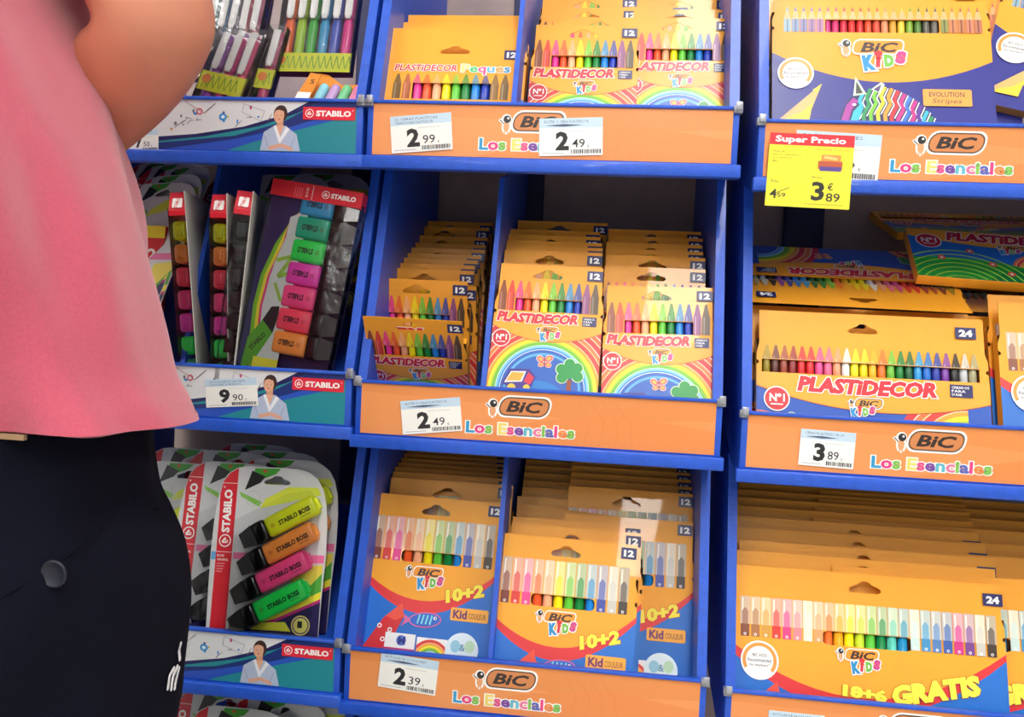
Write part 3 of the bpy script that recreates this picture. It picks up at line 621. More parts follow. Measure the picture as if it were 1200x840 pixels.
MB().box(0, .091, 0, .0006, 0, .081).build('tag_card', mat('offer_yellow', (233, 226, 58), .45), o); a.build('tag_print', o, INKM)

# ------------------------------------------------------------------ packets
K12 = crayon12(); J12 = jumbo12(); F12 = felt12(); F24 = felt24(); K24 = crayon24(); G24 = crayon24(True); P24 = pencils24()
def row(pr, name, pts, where, cat, group, lead='twelve-crayon box'):
    for i, q in enumerate(pts):
        px, py, Y = q[:3]; kw = dict(q[3]) if len(q) > 3 else {}
        if pr is F12: kw['sc'] = 1.045; Y = .022+(Y-.022)*.85+.043
        lab = kw.pop('label', None) or '%s, %s from the front in %s' % (lead, ORD[i], where)
        place(pr, name, px, py, Y, lab, cat, group, **kw)
def fill(x0, y0, Y0, x1, y1, Y1, n, **kw):
    P = []
    for i in range(n):
        t = i/max(1, n-1); P.append((x0+(x1-x0)*t+random.uniform(-1.5, 1.5), y0+(y1-y0)*t, Y0+(Y1-Y0)*t, dict(full=False, **kw)))
    return P
# centre tray, narrow left row
row(K12, 'crayon_box', [(422, 370, -.004, dict(lean=-37, roll=.5, sc=.955, label='front-most crayon box tipped forward over the left end of the centre tray')), (433, 325, .085, dict(lean=-9)), (445, 331, .105, dict(lean=-7))]
    + [(444.5, 313, .125, dict(lean=-4)), (447, 307, .142, dict(lean=-2, full=False)), (452, 301, .160, dict(lean=1, full=False)), (457, 295.5, .180, dict(lean=4, full=False)), (464, 289, .202, dict(lean=7, full=False)), (467, 283.5, .225, dict(lean=9, full=False)), (471, 275, .25, dict(lean=11, full=False)), (475, 264, .28, dict(lean=12, full=False)), (481, 258, .305, dict(lean=12, full=False))],
    'the centre tray\'s left row', 'crayons', 'crayon boxes in the left row of the centre tray')
row(K12, 'crayon_box', [(585, 308, .057, dict(roll=.8, label='bright crayon box showing a whole clover, front of the middle row in the centre tray')), (589, 292, .105, dict())] + [(591, 286.5, .122, dict(full=False)), (592, 281, .139, dict(full=False)), (592, 274, .158, dict(full=False)), (593, 268, .176, dict(full=False)), (605, 258, .215, dict(full=False))],
    'the centre tray\'s middle row', 'crayons', 'crayon boxes in the middle row of the centre tray')
row(K12, 'crayon_box', [(709, 334, .055, dict(roll=-1, label='crayon box with white glare on it, front right of the centre tray')), (706, 311, .10, dict()), (708, 298, .122, dict())] + fill(708, 291, .14, 712, 268, .20, 4),
    'the centre tray\'s right row', 'crayons', 'crayon boxes in the right row of the centre tray')
# top middle tray
row(J12, 'crayon_box', [(458.5, 33, .055, dict(label='box of thick crayons with short tips, front left of the top middle tray')), (470.5, 26, .085, dict(full=False)), (476.5, 17.5, .115, dict(full=False))], 'the top middle tray\'s left part', 'crayons', 'thick crayon boxes in the top middle tray', 'thick-crayon box')
row(K12, 'crayon_box', [(626, 29, .085, dict(label='crayon box beside the divider, front of the top middle tray')), (646, 20, .125, dict(full=False)), (633, 9, .145, dict(full=False)), (634, -4, .17, dict(full=False)), (636, -16, .20, dict(full=False))], 'the top middle tray beside its divider', 'crayons', 'crayon boxes beside the divider of the top middle tray')
row(K12, 'crayon_box', [(735, 21, .10, dict(label='crayon box tucked behind its neighbour at the right end of the top middle tray')), (690, 10, .155, dict(full=False, roll=-3)), (740, 11, .135, dict(full=False)), (742, -3, .175, dict(full=False)), (743, -14, .205, dict(full=False))], 'the top middle tray\'s right end', 'crayons', 'crayon boxes at the right of the top middle tray')
# lower middle tray
row(F12, 'felt_pen_box', [(442, 577, .055, dict(roll=1, label='felt pen box standing high with its fish showing, left row of the lower middle tray')), (456, 559, .095, dict())] + fill(458, 552, .115, 466, 525, .22, 6), 'the lower middle tray\'s left part', 'felt pens', 'felt pen boxes in the left row of the lower middle tray', 'twelve-pen box')
row(F12, 'felt_pen_box', [(589, 624, .022, dict(roll=1, label='felt pen box nearest the front of the lower middle tray, low beside the divider')), (597, 612, .05, dict(roll=.5)), (598.5, 605, .07, dict())] + [(604.5, 589, .11, dict(roll=3.5, full=False)), (604, 581, .135, dict(full=False)), (610, 570, .16, dict(full=False)), (611, 562, .18, dict(full=False)), (612, 553, .20, dict(full=False)), (613, 545, .22, dict(full=False)), (614, 538, .24, dict(full=False))], 'the lower middle tray\'s middle row', 'felt pens', 'felt pen boxes in the middle row of the lower middle tray', 'twelve-pen box')
row(F12, 'felt_pen_box', [(659, 601, .085, dict(label='felt pen box at the lower middle tray\'s right end, half hidden by a lower one')), (664, 569, .125, dict()), (666, 561, .15, dict(full=False)), (667, 553, .17, dict(full=False)), (668, 545, .19, dict(full=False)), (669, 537, .21, dict(full=False))], 'the lower middle tray\'s right end', 'felt pens', 'felt pen boxes at the right of the lower middle tray', 'twelve-pen box')
# bottom right tray
row(F24, 'felt_pen_box', [(859, 661, .061, dict(label='wide box of twenty-four felt pens marked 18+6, front of the bottom right tray')), (861, 644, .085, dict(full=False)), (864, 632, .105, dict(full=False)), (861, 617, .13, dict(full=False)), (860, 604, .155, dict(full=False)), (860, 592, .18, dict(full=False)), (861, 582, .20, dict(full=False)), (862, 573, .225, dict(full=False)), (863, 565, .25, dict(full=False))], 'the bottom right tray\'s left row', 'felt pens', 'wide felt pen boxes at the left of the bottom right tray', 'wide felt pen box')
row(F24, 'felt_pen_box', [(972, 662, .078, dict(label='wide felt pen box sticking out at the right behind the front one')), (966, 637, .12, dict(full=False)), (955, 622, .145, dict(full=False)), (950, 606, .17, dict(full=False)), (952, 594, .193, dict(full=False)), (956, 584, .215, dict(full=False)), (958, 574, .24, dict(full=False))], 'the bottom right tray\'s right row', 'felt pens', 'wide felt pen boxes at the right of the bottom right tray', 'wide felt pen box')
# right tray
row(K24, 'crayon_box', [(887, 363, .058, dict(label='wide box of twenty-four crayons standing upright in the right tray')), (877, 357, .085, dict()), (1048, 366, .105, dict(label='wide crayon box glimpsed between the upright one and the felt pens'))], 'the right tray', 'crayons', 'wide crayon boxes in the right tray', 'wide box of crayons')
place(K24, 'crayon_box', 876, 353, .062, 'wide crayon box lying upside down at the back of the right tray', 'crayons', lean=60, roll=181, anchor=(K24.W, 0, K24.H))
place(K24, 'crayon_box', 1075, 362, .125, 'orange crayon box lying flat under the green one', 'crayons', lean=66, roll=180, anchor=(K24.W, 0, K24.H))
a = Art(260, 104); a.rect(0, 0, 260, 104, (36, 110, 205)); a.clip = (0, 260, 24, 104); rainbow(a, 150, 78, 14, RB[1:12], 2.6)
a.ell(50, 104, 110, 44, (40, 165, 60), 40); a.ell(200, 116, 120, 50, (20, 130, 55), 40)
for k in range(7): a.ring(50, 130, 30+k*9, 32+k*9, (170, 220, 70), 190, 350)
for k in range(6): a.ring(210, 140, 40+k*9, 41.5+k*9, (60, 175, 70), 190, 350)
for x, y in ((34, 62), (70, 44), (110, 88), (190, 60), (230, 84), (92, 70)): a.ell(x, y, 5, 5, (235, 90, 60), 8); a.ell(x, y, 2, 2, WHITE, 8)
a.rrect(150, 56, 200, 74, 5, (230, 235, 240)); a.rrect(152, 58, 198, 72, 4, (20, 70, 180)); a.clip = (0, 260, 0, 104)
above(a, lerpq(260, 16, 34, 20), 0, ORANGE); a.text('PLASTiDECOR', 46, 3, 150, 20, (190, 30, 44), off=.06, shear=.2, out=WHITE, og=.045); none_one(a, 24, 26, 15); biclogo(a, 126, 31, .6, fill=(240, 160, 50)); kids(a, 106, 36, .8)
GB = MB().box(0, .26, 0, .014, 0, .104, bev=.0008).mesh('carton', CARTON)
place(Proto(.26, .104, [('carton', GB, (0, 0, 0)), ('front_print', a.mesh('front_print'), (0, 0, 0))]), 'crayon_box', 1076, 322, .10, 'low crayon box with green hills lying on top at the right of the right tray', 'crayons', lean=50, roll=4, anchor=(0, 0, 0))
place(G24, 'crayon_box', 1052, 272, .27, 'dim crayon box lying at the very back above the upside-down one', 'crayons', lean=70, roll=-2, anchor=(0, 0, 0), full=False)
row(F24, 'felt_pen_box', [(1166, 354, .062, dict(label='felt pen box cut by the right edge of the picture in the right tray')), (1154, 345, .085, dict(label='felt pen box just behind the one cut by the right edge'))], 'the right tray', 'felt pens', 'felt pen boxes in the right tray')
# top right tray
row(P24, 'pencil_box', [(905, -15, .095, dict(label='wide box of coloured pencils with a striped zebra, front of the top right tray')), (938, -18, .13, dict(roll=-.5)), (1183, -46, .125, dict(roll=14, label='coloured pencil box tilted at the right edge of the top right tray')), (893, -8, .15, dict(full=False)), (891, -20, .18, dict(full=False))], 'the top right tray', 'pencils', 'pencil boxes in the top right tray', 'box of coloured pencils')
# lowest middle tray
REDP = Proto(.12, .19, [('carton', carton_mesh(120, 190, 160, 12, [hole_pts(60, 14, 34, 11, 190)], notch=64, m=mat('red_carton', (190, 30, 36), .4, coat=.3)), (0, 0, 0))])
for i, (px, py, Y) in enumerate(((438, 835, .16), (562, 846, .18), (690, 858, .16))):
    place(REDP, 'craft_box', px, py, Y, ['red carton peeping over the bottom edge at the left of the lowest middle tray', 'red carton in the middle of the lowest middle tray', 'red carton at the right of the lowest middle tray'][i], 'box', 'red cartons in the lowest middle tray')

# ------------------------------------------------------------------ highlighters
HL = dict(yellow=(236, 246, 40), orange=(255, 156, 70), red=(255, 76, 104), pink=(255, 78, 146), magenta=(238, 70, 186), green=(30, 226, 90), teal=(20, 175, 140), blue=(50, 160, 215))
HM = {}
def hl_meshes(c, L=.062, Lc=.036, wd=.026, th=.017, label=True, flip=False):
    k = (c, L, Lc, wd, th, label, flip)
    if k in HM: return HM[k]
    b = MB(); b.box(0, L, 0, th, -wd/2, wd/2, bev=.0045); b.box(-.003, .001, th*.25, th*.75, -wd*.28, wd*.28, bev=.0012)
    body = b.mesh('highlighter', colmat(HL[c], .3))
    cp = MB(); cp.box(L-.001, L+Lc*.5, -.0006, th+.0006, -wd/2-.0006, wd/2+.0006, bev=.004)
    prof = [(th*.02, -wd/2), (th, -wd/2), (th, wd/2), (th*.02, wd/2)]
    x0, x1 = L+Lc*.45, L+Lc
    cp.add([(x0, 0, -wd/2), (x0, th, -wd/2), (x0, th, wd/2), (x0, 0, wd/2), (x1, th*.22, -wd*.36), (x1, th*.8, -wd*.36), (x1, th*.8, wd*.36), (x1, th*.22, wd*.36)], [(0, 3, 2, 1), (4, 5, 6, 7), (0, 1, 5, 4), (1, 2, 6, 5), (2, 3, 7, 6), (3, 0, 4, 7)])
    cap = cp.mesh('cap', CAPB)
    a = Art(L*1000, wd*1000); a.clip = (-5, 200, -5, 200); w_ = L*1000; h = wd*1000; dk = mix(HL[c], (20, 10, 20), .9); wk = mix(HL[c], (160, 40, 20), .5)
    if flip:
        a.ring(w_*.78, h*.5, 2.2, 2.9, wk, n=14); a.ell(w_*.78, h*.5, 1.2, 1.2, wk, 8); a.text('STABILO', w_*.2, h*.36, w_*.46, h*.26, dk, off=.045, rot=180)
    else:
        a.ring(w_*.86, h*.5, 2.0, 2.7, wk, n=14); a.ell(w_*.86, h*.5, 1.1, 1.1, wk, 8); a.text('STABILO BOSS', w_*.12, h*.34, w_*.62, h*.24, dk, off=.045, rot=180); a.text('ORIGINAL', w_*.14, h*.2, w_*.2, h*.07, dk, off=0, rot=180, res=1)
    HM[k] = (body, cap, a.mesh('lettering')); return HM[k]
def swoosh(a, W, H):
    pass
def bcard():
    """blister card, 150 x 215 mm, four slanting highlighters"""
    W, H = 150, 218
    out = [(3, 0), (W-3, 0)]
    prof = [(W-2, 60), (W, 110), (W-1, 150), (W-4, 175), (W-9, 192), (W-17, 205), (W-28, 213), (W-42, 217), (W-60, 218), (40, 218), (27, 216), (17, 210), (9, 199), (4, 180), (1, 150), (0, 110), (1, 60)]
    loop = [(x/1000, z/1000) for x, z in out+prof]
    b = MB(); b.plate([loop, hole_pts(80, 16, 36, 11, H)], 0, .0009); card = b.mesh('card', mat('white_card', (206, 208, 210), .45, coat=.2))
    a = Art(W, H)
    edge = [(x, H-z) for x, z in out+prof]
    # red stripe following the rounded corner
    a.poly([(7, 218), (7, 62), (6, 36), (9, 20), (17, 9), (27, 3), (28, 3), (28, 218)], (212, 26, 44))
    a.line([(8, 22), (28, 22)], .6, WHITE); a.line([(7, 108), (28, 108)], .6, WHITE)
    a.text('STABILO', -10, 51.5, 54, 11, WHITE, off=.045, rot=-90); swan(a, 17.5, 94, 8, WHITE, (212, 26, 44)); a.rect(1, 108, 7, 118, (90, 165, 215)); a.ring(11, 27, .6, 1.2, WHITE, n=8)
    a.text('BOSS', 9, 111, 9, 3, WHITE, off=.02, res=1); a.text('ORIGINAL', 9, 116, 15, 3, WHITE, off=.01, res=1)
    for k in range(4): a.rect(9, 122+k*3.2, 9+11-k, 123+k*3.2, (240, 150, 160))
    a.poly([(50, 2), (84, 1), (78, 8), (64, 14), (46, 12)], (66, 160, 50)); a.poly([(46, 5), (64, 12), (58, 20), (42, 28), (38, 30), (42, 18)], (26, 28, 30)); a.ell(63, 5, 3, 2, (190, 90, 40), 10)
    a.poly([(31, 32), (62, 44), (58, 50), (34, 38)], (130, 190, 80)); a.ring(50, 40, 9, 9.6, (180, 190, 180))
    a.poly([(95, 24), (134, 23), (139, 32), (60, 52), (66, 40)], (214, 224, 70)); a.poly([(30, 108), (148, 106), (148, 116), (30, 116)], (226, 110, 160)); a.poly([(110, 122), (147, 118), (147, 140), (128, 156), (108, 150)], (226, 206, 80))
    a.poly([(147, 128), (147, 162), (96, 184), (60, 198), (30, 200), (80, 180), (120, 158)], (80, 160, 60)); a.poly([(147, 150), (147, 160), (90, 186), (40, 200), (90, 180)], (240, 225, 60)); a.poly([(147, 159), (147, 164), (90, 190), (30, 206), (90, 186)], (190, 40, 120))
    a.poly([(147, 163), (147, 218), (28, 218), (28, 208), (90, 190)], (34, 26, 78)); a.poly([(60, 192), (104, 189), (112, 200), (60, 200)], (222, 220, 60)); a.ell(124, 192, 12, 12, (222, 214, 110)); a.ring(124, 192, 9, 10.5, (90, 60, 110)); a.rect(120, 187, 126, 195, (30, 28, 34))
    parts = [('card', card, (0, 0, 0)), ('card_print', a.mesh('card_print'), (0, 0, 0))]
    for c, bx, by in (('yellow', 138, 42), ('orange', 138, 75), ('pink', 132, 110), ('green', 132, 144)):
        bo, ca, le = hl_meshes(c, L=.070)
        ang = math.pi+R(-29)   # body end at upper right, cap lower left
        M = Matrix.Rotation(-ang, 3, 'Y'); e = (0, math.pi-R(29), 0)
        y = -.0185
        parts.append(('highlighter', bo, (bx/1000, y, (H-by)/1000), e)); parts.append(('cap', ca, (0, 0, 0), None, True)); parts.append(('lettering', le, (0, -.0001, -.013), None, True))
    b = MB()
    b.plate([[(.034, .020), (.142, .020), (.146, .090), (.144, .180), (.130, .192), (.100, .186), (.034, .150)]], -.0195, -.0191); parts.append(('blister', b.mesh('blister', CLEAR), (0, 0, 0)))
    return Proto(W/1000, H/1000, parts)
def wallet(cols, side=False, caps=False):
    W, H, T = 118, 236, 20
    b = MB(); b.box(0, .118, .0195, .0205, 0, .236); cardm = b.mesh('card', mat('navy_card', (30, 26, 92) if not side else (205, 205, 200), .4, coat=.2) if not side else mat('pale_card', (200, 198, 192), .45, coat=.2))
    hd = MB(); hd.prism([(0, .216), (.0195, .216), (.0195, .236), (.006, .236)], 0, .118); header = hd.mesh('header', mat('red_header', (216, 34, 52), .35, coat=.3))
    if side:   # wedge header seen from its end
        hd = MB(); v = [(0, 0, .212), (.119, 0, .212), (.119, .0195, .212), (0, .0195, .212), (0, 0, .236), (.106, 0, .236), (.106, .0195, .236), (0, .0195, .236)]
        hd.add(v, [(0, 3, 2, 1), (4, 5, 6, 7), (0, 1, 5, 4), (1, 2, 6, 5), (2, 3, 7, 6), (3, 0, 4, 7)]); hd.box(0, .119, 0, .0195, .206, .212); header = hd.mesh('header', mat('red_header', (216, 34, 52), .35, coat=.3))
    parts = [('card', cardm, (0, 0, 0)), ('header', header, (0, 0, 0))]
    a = Art(W, H)
    if not side:
        a.rect(0, 20, 50, 236, (30, 26, 92))
        def arc(k0, k1, x1=52): return [(x1, 22+k0*.8), (34-k0*.3, 44), (18+k0, 80), (8+k0, 120), (6+k0, 160), (10+k0, 200), (16+k0, 236)], k1
        for k, c in ((0, (120, 190, 40)), (5, (240, 226, 60)), (9, (225, 60, 130)), (12, (214, 222, 220))):
            P, _ = arc(k, 0); a.poly(P+[(52, 236)], c)
        P = [(52, 26), (44, 40), (30, 70), (22, 105), (19, 140), (20, 180), (24, 236), (52, 236)]; a.poly(P, (206, 216, 216))
        a.line([(24, 100), (44, 92), (30, 120), (46, 112)], 5, (150, 196, 70)); a.line([(28, 128), (40, 150)], 4, (150, 196, 70))
        a.poly([(6, 236), (8, 200), (22, 176), (38, 190), (24, 222), (14, 236)], (90, 170, 50)); a.poly([(22, 176), (30, 158), (40, 156), (41, 170), (38, 190)], (24, 26, 28)); a.text('STABILO', 8, 200, 26, 6, (30, 50, 20), off=.03, rot=-55)
        a.rect(20, 222, 52, 236, (240, 232, 60)); p = a.mesh('card_print')
        parts.append(('card_print', p, (0, .0040, 0)))
        h = Art(W, 24); h.rect(0, 0, W, 20.2, (216, 34, 52)); swan(h, 71, 10, 5, WHITE, (216, 34, 52)); h.text('STABILO', 78, 7, 32, 6.4, WHITE, off=.045); h.line([(54, 2), (54, 19)], .7, WHITE)
        for k in range(4): h.rect(31+k*3, 6, 31.8+k*3, 19, (240, 130, 140))
        h.text('BOSS', 41, 9, 12, 3, WHITE, rot=-90, off=.01, res=1)
        hp = h.mesh('card_print'); parts.append(('header_print', hp, (0, -.0002, .2118)))
        parts[1] = ('header', MB().box(0, .118, 0, .0195, .216, .236).mesh('header', MC['red_header']), (0, 0, 0))
    else:
        h = Art(16, 20); h.rrect(2, 3, 14, 17, 1.5, (240, 240, 238)); h.text('STABILO', 0, 8, 15, 4, RED, off=.03, rot=-78); hp = h.mesh('label'); parts.append(('header_label', hp, (.1192, .0018, .213), (R(-28), 0, R(90))))
    for i, c in enumerate(cols):
        z = (.236-.020-.0050-.0290*i) if not side else (.236-.034-.0135-.0285*i)
        if z < .010: continue
        if not side:
            bo, ca, le = hl_meshes(c, L=.044, Lc=.034, wd=.0284, flip=True); parts.append(('highlighter', bo, (.040, .001, z))); parts.append(('cap', ca, (0, 0, 0), None, True)); parts.append(('lettering', le, (0, -.0001, -.0142), None, True))
        else:
            bo, ca, le = hl_meshes(c, L=.066, Lc=.036, wd=.0235); parts.append(('highlighter', bo, (.010, .001, z)) if caps else ('highlighter', bo, (.114, .018, z), (0, 0, math.pi))); parts.append(('cap', ca, (0, 0, 0), None, True))
    b = MB()
    for (x0, x1, y0, y1) in ((.0, .118, -.0012, -.0009), (0, .0004, -.001, .019), (.1176, .118, -.001, .019)): b.box(x0, x1, y0, y1, .002, .215)
    parts.append(('clear_sleeve', b.mesh('sleeve', CLEAR), (0, 0, 0)))
    return Proto(W/1000, H/1000, parts)
WF = wallet(['blue', 'teal', 'green', 'magenta', 'pink', 'red', 'orange', 'yellow'])
WS = wallet(['yellow', 'orange', 'red', 'pink', 'magenta', 'green', 'teal'], True)
place(WF, 'highlighter_wallet', 320.5, 208.5, .035, 'clear wallet of eight highlighters facing front, tilted, under a red header', 'highlighters', 'highlighter wallets', lean=6, roll=7.5)
WB = wallet(['yellow', 'orange', 'red', 'pink', 'magenta', 'green', 'teal'], True, True)
place(WS, 'highlighter_wallet', 196, 224, .0, 'edge-on highlighter wallet farthest left, next to the pink shirt', 'highlighters', 'highlighter wallets', lean=-6, roll=0, yaw=-78, anchor=(.118, .0, .236))
place(WS, 'highlighter_wallet', 246, 226, .0, 'edge-on highlighter wallet between its coloured twin and the black-capped one', 'highlighters', 'highlighter wallets', lean=-2.5, roll=0, yaw=-80, anchor=(.118, .0, .236))
place(WB, 'highlighter_wallet', 277, 221, .0, 'edge-on highlighter wallet with its black caps towards the front', 'highlighters', 'highlighter wallets', lean=4, roll=0, yaw=-74, anchor=(.118, .0, .236))
BC = bcard()
where = 'cards of slanted highlighters in the lower left tray'
for i, (px, py, Y, ro, lab, full) in enumerate(((256, 545, .046, -1.5, 'front card of four slanted highlighters, yellow on top, in the lower left tray', True), (217, 538, .070, 0, 'highlighter card overlapped by the front one, its red stripe beside the trousers', True), (275, 535, .095, -1, 'highlighter card showing at the right behind the front card', True),
    (160, 537, .112, 1, 'highlighter card mostly hidden by the dark trousers', True), (270, 525, .15, 0, 'dim card back in the lower left tray, right of centre', False), (217, 525, .14, 0, 'dim card back in the lower left tray behind the two red stripes', False), (170, 522, .15, 0, 'dim card back in the lower left tray near the trousers', False), (250, 517, .20, 0, 'rearmost dim card of the lower left tray', False))):
    place(BC, 'highlighter_card', px, py, Y, lab, 'highlighters', where, lean=10+i, roll=ro, full=full)
for i, (px, py, Y) in enumerate(((221, 823, .05), (268, 812, .075), (205, 803, .11), (262, 801, .14), (300, 806, .10))):
    place(BC, 'highlighter_card', px, py, Y, 'highlighter card top in the lowest left tray, '+['nearest the front at left', 'red stripe near the middle', 'rear left', 'rear middle', 'at the right end'][i], 'highlighters', 'highlighter cards in the lowest left tray', lean=15, full=i < 2)
# back of the left tray: fanned cards seen edge-on
for i, (px, py, Y, yw) in enumerate(((150, 192, .22, 20), (166, 196, .20, 25), (182, 200, .18, 28), (165, 208, .15, 24), (150, 216, .13, 20), (240, 206, .26, 10), (286, 204, .22, 5), (330, 202, .25, 0))):
    place(BC, 'highlighter_card', px, py, Y, 'dim grey card at the back of the left tray, '+['far left rear', 'second in the left fan', 'third in the left fan', 'fourth in the left fan', 'nearest of the left fan', 'above the edge-on wallets', 'behind the black-capped wallet', 'behind the tilted wallet'][i], 'highlighters', 'cards at the back of the left tray', lean=30-2*i if i < 5 else 14, yaw=-yw, full=False)
RC = MB().box(0, .09, 0, .014, 0, .17, bev=.001).mesh('carton', MC['red_carton']); a = Art(90, 170); a.rect(0, 0, 90, 170, (206, 36, 44)); a.rect(0, 0, 90, 16, (236, 214, 40)); a.text('12', 60, 30, 20, 16, WHITE, off=.03)
place(Proto(.09, .17, [('carton', RC, (0, 0, 0)), ('front_print', a.mesh('front_print'), (0, 0, 0))]), 'marker_box', 118, 262, .06, 'red box with a yellow top band beside the pink shirt in the left tray', 'markers', lean=5)

# ---- top left tray: clip highlighters in clear pouches
def clip_pen(c, tilt=0):
    k = ('clip', c)
    if k in HM: return HM[k]
    b = MB(); b.lathe([(.0058, 0), (.0064, .002), (.0064, .060), (.0052, .066), (.0052, .068)], 12, sy=.8)
    body = b.mesh('pen', colmat(c, .3)); cp = MB(); cp.lathe([(.0068, .068), (.0072, .070), (.0072, .112), (.0062, .116)], 12, sy=.8)
    cap = cp.mesh('cap', colmat(mix(c, (60, 40, 60), .25), .3))
    cl = MB(); cl.box(-.0048, .0048, -.0078, -.0058, .070, .117, bev=.0012); cl.box(-.0035, .0035, -.0078, -.005, .066, .072, bev=.001)
    HM[k] = (body, cap, cl.mesh('clip', mat('white_clip', (238, 236, 236), .3, coat=.3))); return HM[k]
def pouch(cols, pitch=15.2, H=130, ly=26, cc=(120, 60, 110)):
    W = pitch*len(cols)+8; parts = []
    b = MB(); b.box(0, W/1000, .012, .0126, 0, H/1000); parts.append(('card', b.mesh('card', mat('pouch_card_%d' % cc[0], cc, .5)), (0, 0, 0)))
    a = Art(W, H); a.rect(0, H-ly, W, H-ly+26, (222, 226, 50)); 
    for k in range(len(cols)*2): a.line([(4+k*8, H-ly+22), (8+k*8, H-ly+4), (11+k*8, H-ly+20)], 1.2, (110, 170, 60))
    a.ell(8, H-ly+10, 6, 6, (240, 140, 60)); parts.append(('card_print', a.mesh('card_print'), (0, -.0006, 0)))
    for i, c in enumerate(cols):
        bo, ca, cl = clip_pen(c); parts.append(('highlighter', bo, ((4+pitch*(i+.5))/1000, .0055, .008))); parts.append(('cap', ca, (0, 0, 0), None, True)); parts.append(('clip', cl, (0, 0, 0), None, True))
    b = MB(); b.box(0, W/1000, -.0035, -.0032, 0, H/1000); b.box(0, .0003, -.0033, .012, 0, H/1000); b.box(W/1000-.0003, W/1000, -.0033, .012, 0, H/1000); parts.append(('clear_pouch', b.mesh('clear', CLEAR), (0, 0, 0)))
    return Proto(W/1000, H/1000, parts)
PA = pouch([(150, 50, 180), (225, 40, 140), (240, 60, 120)], 17.5, ly=70, cc=(205, 196, 206)); PB = pouch([(235, 100, 40), (160, 200, 40), (60, 170, 60), (50, 150, 200), (70, 90, 190), (225, 50, 140)]); PCc = pouch([(200, 50, 110)], 16, ly=70, cc=(150, 90, 120))
PG = pouch([(50, 130, 120), (60, 110, 160), (90, 90, 110), (210, 90, 110), (220, 90, 130)], 15)
place(PA, 'highlighter_pouch', 258, 32, .035, 'clear pouch of three violet and pink highlighters beside the bare elbow', 'highlighters', 'highlighter pouches', lean=14, roll=12)
place(PA, 'highlighter_pouch', 276, 30, .062, 'pouch edge just behind the front violet and pink pouch', 'highlighters', 'highlighter pouches', lean=14, roll=11)
place(PCc, 'highlighter_pouch', 317, 30, .05, 'narrow clear pouch with one crimson highlighter in the top left tray', 'highlighters', 'highlighter pouches', lean=14, roll=7)
place(PB, 'highlighter_pouch', 336, -24, .075, 'clear pouch of six rainbow highlighters with white clips at the tray end', 'highlighters', 'highlighter pouches', lean=14, roll=0)
place(PG, 'highlighter_pouch', 246, -12, .115, 'dim pouch of teal and pink highlighters behind the front pouches', 'highlighters', 'highlighter pouches', lean=14, roll=3)
place(PG, 'highlighter_pouch', 253, -22, .15, 'rearmost dim pouch in the top left tray', 'highlighters', 'highlighter pouches', lean=14, roll=2)
# orange case of pastel pens
o = empty('pastel_pen_case', at(343, 110, .012)+Vector((0, 0, Z0-.012))); o.rotation_euler = rotm(24, 3, 0).to_euler(); tag(o, 'orange case of pastel highlighters standing before the rainbow pouch', 'highlighters')
b = MB(); b.plate([[(0, 0), (.076, 0), (.078, .045), (.050, .042), (.030, .056), (.016, .058), (.006, .030)]], .012, .013); b.box(0, .076, 0, .013, -.003, 0); b.build('case', mat('amber_card', (228, 140, 40), .4, coat=.3), o)
b = MB(); b.plate([[(-.001, 0), (.018, 0), (.026, .046), (.012, .048)]], -.0005, .0005); b.build('case_flap', MC['amber_card'], o)
a = Art(20, 50); a.poly([(-.0, 50), (17.5, 50), (20, 32), (3, 32)], WHITE); a.line([(3, 43), (15, 43)], 1, (225, 150, 80)); a.text('S', 15, 12, 6, 7, (70, 40, 30)); a.build('flap_print', o).location = (.0, -.0007, 0)
for i, c in enumerate(((130, 200, 215), (190, 150, 205), (110, 205, 140), (235, 130, 175))):
    b = MB(); b.lathe([(.005, 0), (.0062, .002), (.0062, .030), (.005, .034), (.004, .035)], 12); q = b.build('pastel_pen', colmat(c, .35), o); q.location = (.026+i*.0145, .005, 0); q.rotation_euler = (0, R(12), 0)

# ------------------------------------------------------------------ the shopper
SKIN = mat('skin', (212, 140, 112), .5, noise=.10, nscale=14, bump=.1, bscale=120)
SKIN.node_tree.nodes['Principled BSDF'].inputs['Subsurface Weight'].default_value = .12; SKIN.node_tree.nodes['Principled BSDF'].inputs['Subsurface Radius'].default_value = (.02, .008, .004)
person = empty('person', (-.20, -.33, 0)); tag(person, 'shopper in a pink T-shirt and dark navy trousers, seen from behind with one elbow bent', 'person')
PO = Vector((-.20, -.33, 0))
def rel(p): return Vector(p)-PO
